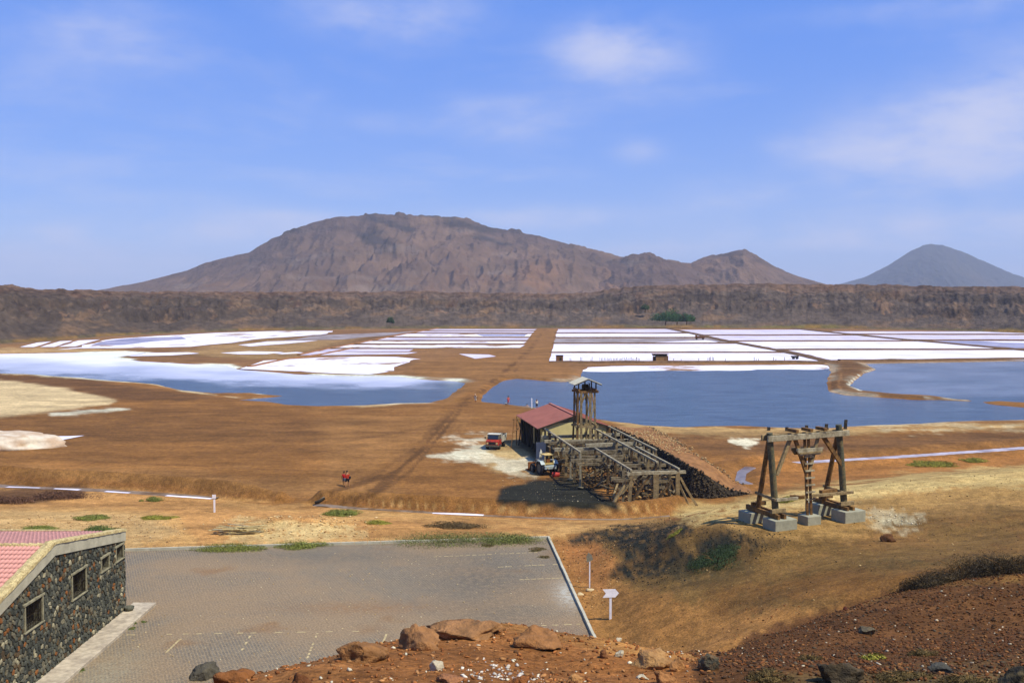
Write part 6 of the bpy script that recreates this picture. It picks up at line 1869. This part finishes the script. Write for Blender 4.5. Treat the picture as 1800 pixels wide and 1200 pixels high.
boulder('big dark boulder low on the gravel slope', 1476, 1198, 86, 46, C(96, 82, 66), 513, col2=C(52, 50, 46))
boulder('dark boulder in the bottom right corner', 1792, 1205, 72, 46, C(60, 56, 50), 514, col2=C(120, 104, 76))
boulder('small rust brown stone standing on the gravel brow', 1486, 1092, 16, 16, C(96, 48, 32), 515, name='stone', d=25.6)
boulder('brown stone against the near end of the kerb', 1062, 1156, 18, 18, C(140, 92, 60), 516, name='stone')
boulder('white stone right of the kerb end', 1088, 1153, 18, 14, WH, 517, name='white_stone')
boulder('small white stone below the arrow sign', 1088, 1126, 11, 9, WH, 518, name='white_stone')
boulder('white flat chip among the pale rocks', 1128, 1192, 26, 9, WH, 519, name='white_stone')
boulder('lone brown rock on the slope below the gantry', 1560, 951, 30, 16, C(112, 74, 46), 520)
boulder('grey stone half sunk in the gravel below the brow', 1520, 1112, 44, 14, C(120, 108, 92), 521)
boulder('grey blue slab in the bottom right gravel', 1660, 1180, 62, 16, C(92, 90, 88), 522, name='slab')
boulder('pale boulder on the corner below the lumpy boulder', 1170, 1202, 44, 30, C(186, 130, 86), 523)
boulder('orange stone at the picture foot right of the slab', 912, 1205, 40, 28, C(168, 104, 58), 524)
boulder('tan stone at the picture foot below the kerb', 1010, 1200, 34, 20, C(188, 138, 92), 525)

# ------------------------------------------------------------------ gravel and pebbles
PB = [(rock_verts(1, 700 + i, .45, flat=.6)[0] * np.array((1.25, .8, 1)), ICO[1][1]) for i in range(12)]


def cast(n, pxr, dr, keep, zoff=0.0):
    px = rng.uniform(*pxr, n); d = np.sqrt(rng.uniform(dr[0] ** 2, dr[1] ** 2, n))
    x = (px - 900) / F_PX * d; y = d; z = height(x, y)
    u, v = project(x, y, z); k = keep(u, v, x, y)
    return np.stack([x, y, z + zoff], 1)[k], u[k], v[k]


def gravel(name, label, pts, smin, smax, power, cols, prob, tilt=.6):
    n = len(pts); sz = smin + (smax - smin) * rng.random(n) ** power
    ci = rng.choice(len(cols), n, p=prob)
    cc = np.array(cols)[ci] * rng.uniform(.75, 1.25, (n, 1))
    tag(scatter_mesh(name, PB, pts + np.stack([0 * sz, 0 * sz, sz * .25], 1), sz, cc.clip(.01, .85), M_RUB, tilt=tilt), label, kind='stuff')


pts, u, v = cast(34000, (1180, 1880), (9, 31.5), lambda u, v, x, y: u > 1205 + 25 * vnoise(x * .8, y * .8))
gravel('gravel', 'dark red brown cinder gravel covering the right foreground slope', pts, .010, .052, 3.0, [C(122, 76, 46), C(98, 64, 42), C(76, 56, 42), C(148, 102, 64), C(96, 84, 72), C(216, 200, 184)], [.30, .27, .20, .13, .085, .015])
pts, u, v = cast(9000, (230, 1260), (8, 18.5), lambda u, v, x, y: u < 1250)
gravel('gravel', 'orange brown grit and stones on the near brow', pts, .007, .05, 4.5, [C(176, 112, 66), C(146, 90, 52), C(196, 142, 96), C(110, 76, 50), C(232, 222, 208)], [.36, .27, .2, .12, .05])
pts, u, v = cast(420, (780, 960), (9.5, 13.5), lambda u, v, x, y: np.hypot((u - 880) / 70, (v - 1185) / 18) < 1 + .3 * rng.normal(size=len(u)))
gravel('white_chips', 'scatter of white chips around the picture foot', pts, .012, .05, 3, [C(236, 226, 226), C(206, 196, 206)], [.7, .3])
pts, u, v = cast(1500, (180, 1010), (47, 76), lambda u, v, x, y: (sd_poly(x, y, LOT) < -.6) & (v < 1170) & (x > -21.5))
pts[:, 2] = LOT_Z
gravel('pebbles', 'pale pebbles strewn over the cobbled car park', pts, .018, .075, 3, [C(228, 206, 170), C(206, 176, 134), C(240, 228, 206)], [.4, .4, .2])
pts, u, v = cast(2600, (300, 700), (78, 92), lambda u, v, x, y: np.hypot((u - 520) / 120, (v - 928) / 26) < 1 + .25 * rng.normal(size=len(u)))
gravel('rubble', 'pale rubble spread on the sandy strip beyond the car park', pts, .03, .2, 4, [C(232, 204, 164), C(214, 176, 128), C(190, 146, 102)], [.35, .4, .25])
pts, u, v = cast(1400, (0, 320), (74, 92), lambda u, v, x, y: np.hypot((u - 170) / 160, (v - 925) / 28) < 1 + .3 * rng.normal(size=len(u)))
gravel('rubble', 'scattered pale stones behind the stone building', pts, .03, .14, 4, [C(222, 194, 160), C(196, 160, 120), C(150, 116, 84)], [.35, .4, .25])
pts, u, v = cast(700, (1500, 1660), (60, 72), lambda u, v, x, y: np.hypot((u - 1570 - (v - 913) * 2.5) / 42, (v - 913) / 11) < 1 + .25 * rng.normal(size=len(u)))
gravel('white_chips', 'patch of whitish stones right of the gantry', pts, .03, .12, 2.5, [C(236, 222, 204), C(206, 188, 164)], [.6, .4])
pts, u, v = cast(2600, (1060, 1420), (40, 62), lambda u, v, x, y: (v > 1060) & (u > 1065))
gravel('pebbles', 'small stones scattered on the red soil right of the car park', pts, .012, .09, 6, [C(150, 96, 58), C(196, 150, 106), C(110, 76, 52)], [.45, .25, .3])
pts, u, v = cast(1500, (980, 1090), (60, 78), lambda u, v, x, y: (sd_poly(x, y, LOT) > .4) & (u < 1085) & (v > 950))
gravel('pebbles', 'stones on the red patch beyond the kerb corner', pts, .015, .10, 4, [C(150, 100, 62), C(210, 172, 128), C(100, 76, 56)], [.4, .3, .3])
pts, u, v = cast(3500, (1100, 1880), (42, 84), lambda u, v, x, y: (u > 1100) & (v < 1080))
gravel('pebbles', 'small stones scattered over the sandy shoulder', pts, .012, .09, 7, [C(120, 92, 62), C(214, 180, 132), C(86, 70, 54)], [.45, .25, .3])
pts, u, v = cast(900, (880, 1060), (98, 125), lambda u, v, x, y: (v > 838) & (u > 860) & (u < 1060))
gravel('pebbles', 'pale stones lying on the dark patch before the trestles', pts, .03, .15, 6, [C(226, 210, 186), C(120, 104, 86)], [.35, .65])

CIN = [[(1005, 950), (1060, 932), (1100, 924), (1190, 920), (1225, 935), (1180, 950), (1215, 965), (1235, 985), (1200, 1018), (1120, 1024), (1070, 1012), (1100, 985), (1080, 962)], [(1225, 935), (1270, 922), (1340, 945), (1400, 950), (1360, 970), (1290, 980), (1230, 985), (1215, 960)]]
pts, u, v = cast(14000, (1000, 1420), (54, 82), lambda u, v, x, y: np.minimum(sd_poly(u, v, CIN[0]), sd_poly(u, v, CIN[1])) + 9 * rng.normal(size=len(u)) < 0)
gravel('cinders', 'black volcanic cinders strewn on the slope left of the gantry', pts, .02, .085, 3, [C(40, 39, 37), C(58, 54, 48), C(28, 28, 28), C(150, 116, 76)], [.42, .28, .22, .08])

# ------------------------------------------------------------------ plants
def leaf_cloud(n, rx, ry, rz, leaf, flat=.35, seed=0, lumps=14, up=0.0):
    """leaf-sized quads through lumps spread over a mound"""
    r_ = np.random.default_rng(seed)
    lc = r_.normal(size=(lumps, 3)); lc /= np.linalg.norm(lc, axis=1)[:, None]; lc[:, 2] = np.abs(lc[:, 2]) * .8
    lc *= r_.uniform(.25, .85, (lumps, 1)); lr = r_.uniform(.22, .45, lumps)
    w = r_.integers(0, lumps, n); q = r_.normal(size=(n, 3)); q /= np.linalg.norm(q, axis=1)[:, None]
    p = lc[w] + q * (lr[w] * r_.uniform(.5, 1.05, n) ** .6)[:, None]
    p[:, 2] = np.abs(p[:, 2])
    out = p.copy()
    p = p * np.array((rx, ry, rz))
    nrm = q + r_.normal(0, .5, (n, 3)) + np.array((0, 0, .4 + up)); nrm /= np.linalg.norm(nrm, axis=1)[:, None]
    t = np.cross(nrm, r_.normal(size=(n, 3))); t /= np.linalg.norm(t, axis=1)[:, None] + 1e-9
    b = np.cross(nrm, t)
    s = leaf * r_.uniform(.6, 1.3, (n, 1))
    V = np.stack([p - t * s, p - b * s * flat, p + t * s, p + b * s * flat], 1).reshape(-1, 3)
    F = np.arange(4 * n).reshape(n, 4)
    return V, F, r_.uniform(0, 1, n), w


def plant_mat():
    m = mat('foliage', (1, 1, 1), rough=.75, var=.15, scale=2, bump=0, attr='col', spec=.2)
    return m


PM = plant_mat()


def shrub(label, px, py, wpx, hpx, col, seed, dens=1.0, leaf=None, name='shrub', depth=.8, d=None, col2=None):
    dry = name == 'dry_bush'; dens = dens * (2.2 if dry else 1)
    p = T(px, py) if d is None else P(px, py, d)
    p.z = H(p.x, p.y) if d is None or d < 100 else p.z
    k = p.y / F_PX; rx = wpx * k / 2 * 1.25; rz = max(hpx * k * .7, .12); ry = rx * depth
    leaf = (leaf * .62 if dry else leaf) if leaf else max(.03, k * 1.3)
    n = int(min(14000 if dry else 8000, dens * 9 * rx * ry / (leaf * leaf)) + 200)
    V, F, r_, w = leaf_cloud(n, rx, ry, rz, leaf, .16 if dry else .35, seed=seed, lumps=int(12 + min(30, wpx / 4)))
    x = V[:, 0] + p.x; y = V[:, 1] + p.y
    V = np.stack([x, y, V[:, 2] + (height(x, y) if p.y < 200 else p.z)], 1)
    c = np.array(col)[None] * (.7 + .6 * r_[:, None]) * (.8 + .4 * np.random.default_rng(seed).random(60)[w])[:, None]
    if col2: m_ = np.random.default_rng(seed + 1).random(n)[:, None] < .3; c = np.where(m_, np.array(col2)[None] * (.7 + .6 * r_[:, None]), c)
    t = thing(name, label, 'shrub' if name != 'grass_tuft' else 'plant', p)
    mesh_np('foliage', V, F, PM, t, col=np.repeat(c, 4, 0).clip(.008, .6))
    sb = MB()
    for i in range(5):
        a = i * 1.3 + seed; e = p + Vector((math.cos(a) * rx * .5, math.sin(a) * ry * .5, rz * .6)); e.z = max(e.z, p.z + .05)
        sb.tube([p + Vector((0, 0, -.03)), p.lerp(e, .5) + Vector((0, 0, rz * .15)), e], [.025, .018, .008], 5)
    sb.build('stems', M_WOOD_B, t)


def crest_d(px):
    """distance of the gravel brow along the direction of px"""
    d = np.linspace(23, 34, 120); x = (px - 900) / F_PX * d
    return float(d[int(np.argmax((height(x, d) - CAM_H) / d))])


GRN = C(134, 140, 70); GRN2 = C(104, 122, 62); YGR = C(156, 152, 66); DGR = C(62, 80, 50); OLV = C(124, 128, 78); DRY = C(112, 92, 62); DRYD = C(66, 58, 46); MAU = C(110, 78, 62)
shrub('flat green shrub at the far left behind the roof', 66, 929, 56, 9, GRN, 801)
shrub('green shrub left of the larger mound behind the building', 165, 911, 62, 11, GRN, 802)
shrub('rounded green mound right behind the stone building', 186, 936, 74, 22, GRN2, 803)
shrub('small round green shrub beside the left ditch', 266, 880, 34, 14, GRN, 804)
shrub('thin strip of green plants right of the green mound', 278, 911, 58, 8, YGR, 805)
shrub('long green shrub at the far kerb, first from the left', 402, 966, 116, 20, GRN, 806, depth=.4)
shrub('rounded green shrub at the far kerb, second from the left', 530, 962, 82, 22, GRN, 807, depth=.5)
shrub('wide grey green shrub mat behind the far kerb', 790, 954, 215, 34, OLV, 808, depth=.45, col2=GRN2)
shrub('low green shrub mat by the kerb corner', 893, 951, 130, 26, OLV, 809, depth=.45, col2=GRN)
shrub('dry brown shrub behind the grey green mat', 800, 926, 90, 16, DRY, 810, depth=.5)
shrub('green shrub at the head of the middle ditch', 600, 904, 66, 16, GRN, 811)
shrub('small green shrub below the middle ditch', 664, 920, 38, 11, YGR, 812)
shrub('dark green round shrub on the black cinders', 1256, 986, 84, 24, DGR, 813)
shrub('tiny green shrub on the pale slope above the cinders', 1187, 937, 26, 7, YGR, 814)
shrub('green shrub behind the left foot of the gantry', 1384, 880, 42, 14, YGR, 815)
shrub('bright green shrub patch beside the right channel', 1640, 818, 84, 12, YGR, 816, depth=.5)
shrub('smaller bright green patch at the right channel', 1714, 811, 48, 10, YGR, 817, depth=.5)
shrub('mossy yellow green cushion plant in the gravel', 1532, 1158, 46, 17, YGR, 818)
shrub('mauve brown shrub mat beside the left ditch', 110, 874, 110, 20, MAU, 819, depth=.5)
shrub('mauve brown shrub mat at the left picture edge', 24, 882, 110, 20, MAU, 820, depth=.5)
for i, (a, b, w, h, lab) in enumerate([(1628, 1064, 100, 46, 'leftmost dark dry bush on the gravel brow'), (1690, 1052, 130, 76, 'tallest dark dry bush on the gravel brow'), (1762, 1050, 120, 70, 'dark dry bush near the right edge of the brow'), (1840, 1048, 120, 70, 'dark dry bush cut by the right picture edge')]):
    shrub(lab, a, b, w, h, DRYD, 830 + i, 1.6, .05, name='dry_bush', d=crest_d(a), col2=DRY)
for i, (a, b, w, h, lab) in enumerate([(942, 967, 34, 6, 'weeds along the bay line by the kerb corner'), (956, 980, 22, 7, 'weed tuft near the kerb corner'), (858, 960, 24, 7, 'weed tuft at the foot of the far kerb'), (234, 1097, 16, 9, 'green weed tuft beside the walkway edge'),
                                       (254, 1094, 14, 6, 'smaller weed tuft right of the walkway'), (228, 1106, 22, 6, 'low weeds on the walkway edge'), (140, 1180, 22, 11, 'green weed tuft on the near walkway')]):
    shrub(lab, a, b, w, h, GRN2 if i > 2 else C(104, 92, 56), 850 + i, 1, .045, name='grass_tuft')
for i, (a, b, w, h, lab) in enumerate([(1350, 1192, 70, 20, 'dry grass clump left of the big dark boulder'), (1580, 1192, 90, 24, 'dry grass clump right of the big dark boulder'), (1700, 1200, 90, 22, 'dry grass clump before the corner boulder'), (1420, 1160, 40, 12, 'small dry clump above the big dark boulder'), (1620, 1150, 46, 14, 'dark dry clump in the middle of the gravel')]):
    shrub(lab, a, b, w, h, C(120, 100, 62), 870 + i, 1.2, .035, name='dry_bush', col2=C(84, 74, 50))


def tree(label, px, py, wpx, hpx, d, col, seed, group=None):
    p = P(px, py, d); k = d / F_PX; rx = wpx * k / 2; hz_ = hpx * k
    t = thing('tree', label, 'tree', p, group)
    mb = MB(); mb.tube([p + Vector((0, 0, -1.5)), p + Vector((.2, 0, hz_ * .25)), p + Vector((.3, 0, hz_ * .5))], [.4, .3, .2], 8)
    tk = mb.build('trunk', M_WOOD_B, t)
    for i in range(6):
        a = i * 1.05 + seed; MB().tube([p + Vector((.2, 0, hz_ * .2)), p + Vector((math.cos(a) * rx * .4, math.sin(a) * rx * .4, hz_ * .5)), p + Vector((math.cos(a) * rx * .75, math.sin(a) * rx * .7, hz_ * .7))], [.2, .13, .05], 6).build('limb', M_WOOD_B, tk)
    V, F, r_, w = leaf_cloud(int(2600 + 60 * wpx), rx, rx * .8, hz_ * .78, .38, .5, seed, 26)
    V[:, 2] += hz_ * .12
    c = np.array(col)[None] * (.65 + .7 * r_[:, None]) * (.75 + .5 * np.random.default_rng(seed).random(40)[w])[:, None]
    mesh_np('crown', V + np.array(p), F, PM, t, col=np.repeat(c, 4, 0).clip(.006, .5))


TG = C(58, 96, 52)
tree('broad dark green acacia at the foot of the crater wall', 1170, 567.5, 56, 33, 650, TG, 901)
tree('low green acacia joined to the right of the broad one', 1190, 567, 32, 20, 652, TG, 902)
tree('small round green acacia right of the broad one', 1207, 567, 30, 22, 650, TG, 903)
tree('tiny dark acacia up on the talus above the broad one', 1134, 545, 15, 13, 684, C(70, 92, 56), 904)
tree('lone small green tree at the wall foot left of centre', 687, 569, 16, 16, 654, C(66, 92, 52), 905)

# ------------------------------------------------------------------ plank pile, odd timbers
p = T(422, 938); t = thing('plank_pile', 'pile of pale broken planks and straw on the sandy strip', 'wood pile', p)
for i in range(36):
    a = random.gauss(.12, .25); L = random.uniform(1.4, 2.8); q = p + Vector((random.uniform(-1.2, 1.2), random.uniform(-.6, .8), .08 + .06 * (i % 9)))
    dv = Vector((math.cos(a), math.sin(a), random.gauss(0, .05))) * L / 2
    MB().beam(q - dv, q + dv, random.uniform(.06, .16), random.uniform(.03, .06)).build('plank', random.choice((M_WOOD_G, M_COPE, M_COPE)), t)
p = T(561, 884); t = thing('log', 'dark split log lying at the end of the left bank', 'log', p)
MB().tube([p + Vector((-.45, -.1, .1)), p + Vector((0, 0, .2)), p + Vector((.55, .15, .5))], [.1, .16, .12], 9).build('trunk', M_SHEDDARK, t)
MB().beam(p + Vector((-.2, -.1, .2)), p + Vector((.5, .2, .62)), .06, .06).build('splinter', M_WOOD_G, t)
# stubs of old posts on the right shore
for i, (px, py, h) in enumerate([(1351, 756, .5), (1383, 757, .6), (1418, 756, .8), (1453, 755, .9), (1486, 754, 1.5)]):
    q = G(px, py); MBt = MB().beam(q - Vector((0, 0, .2)), q + Vector((random.uniform(-.1, .1), 0, h)), .45, .4, wob=.05)
    tag(MBt.build('post_stub', M_SHEDDARK), ORD[i] + ' old post stub from the left on the lagoon shore behind the gantry', 'post')
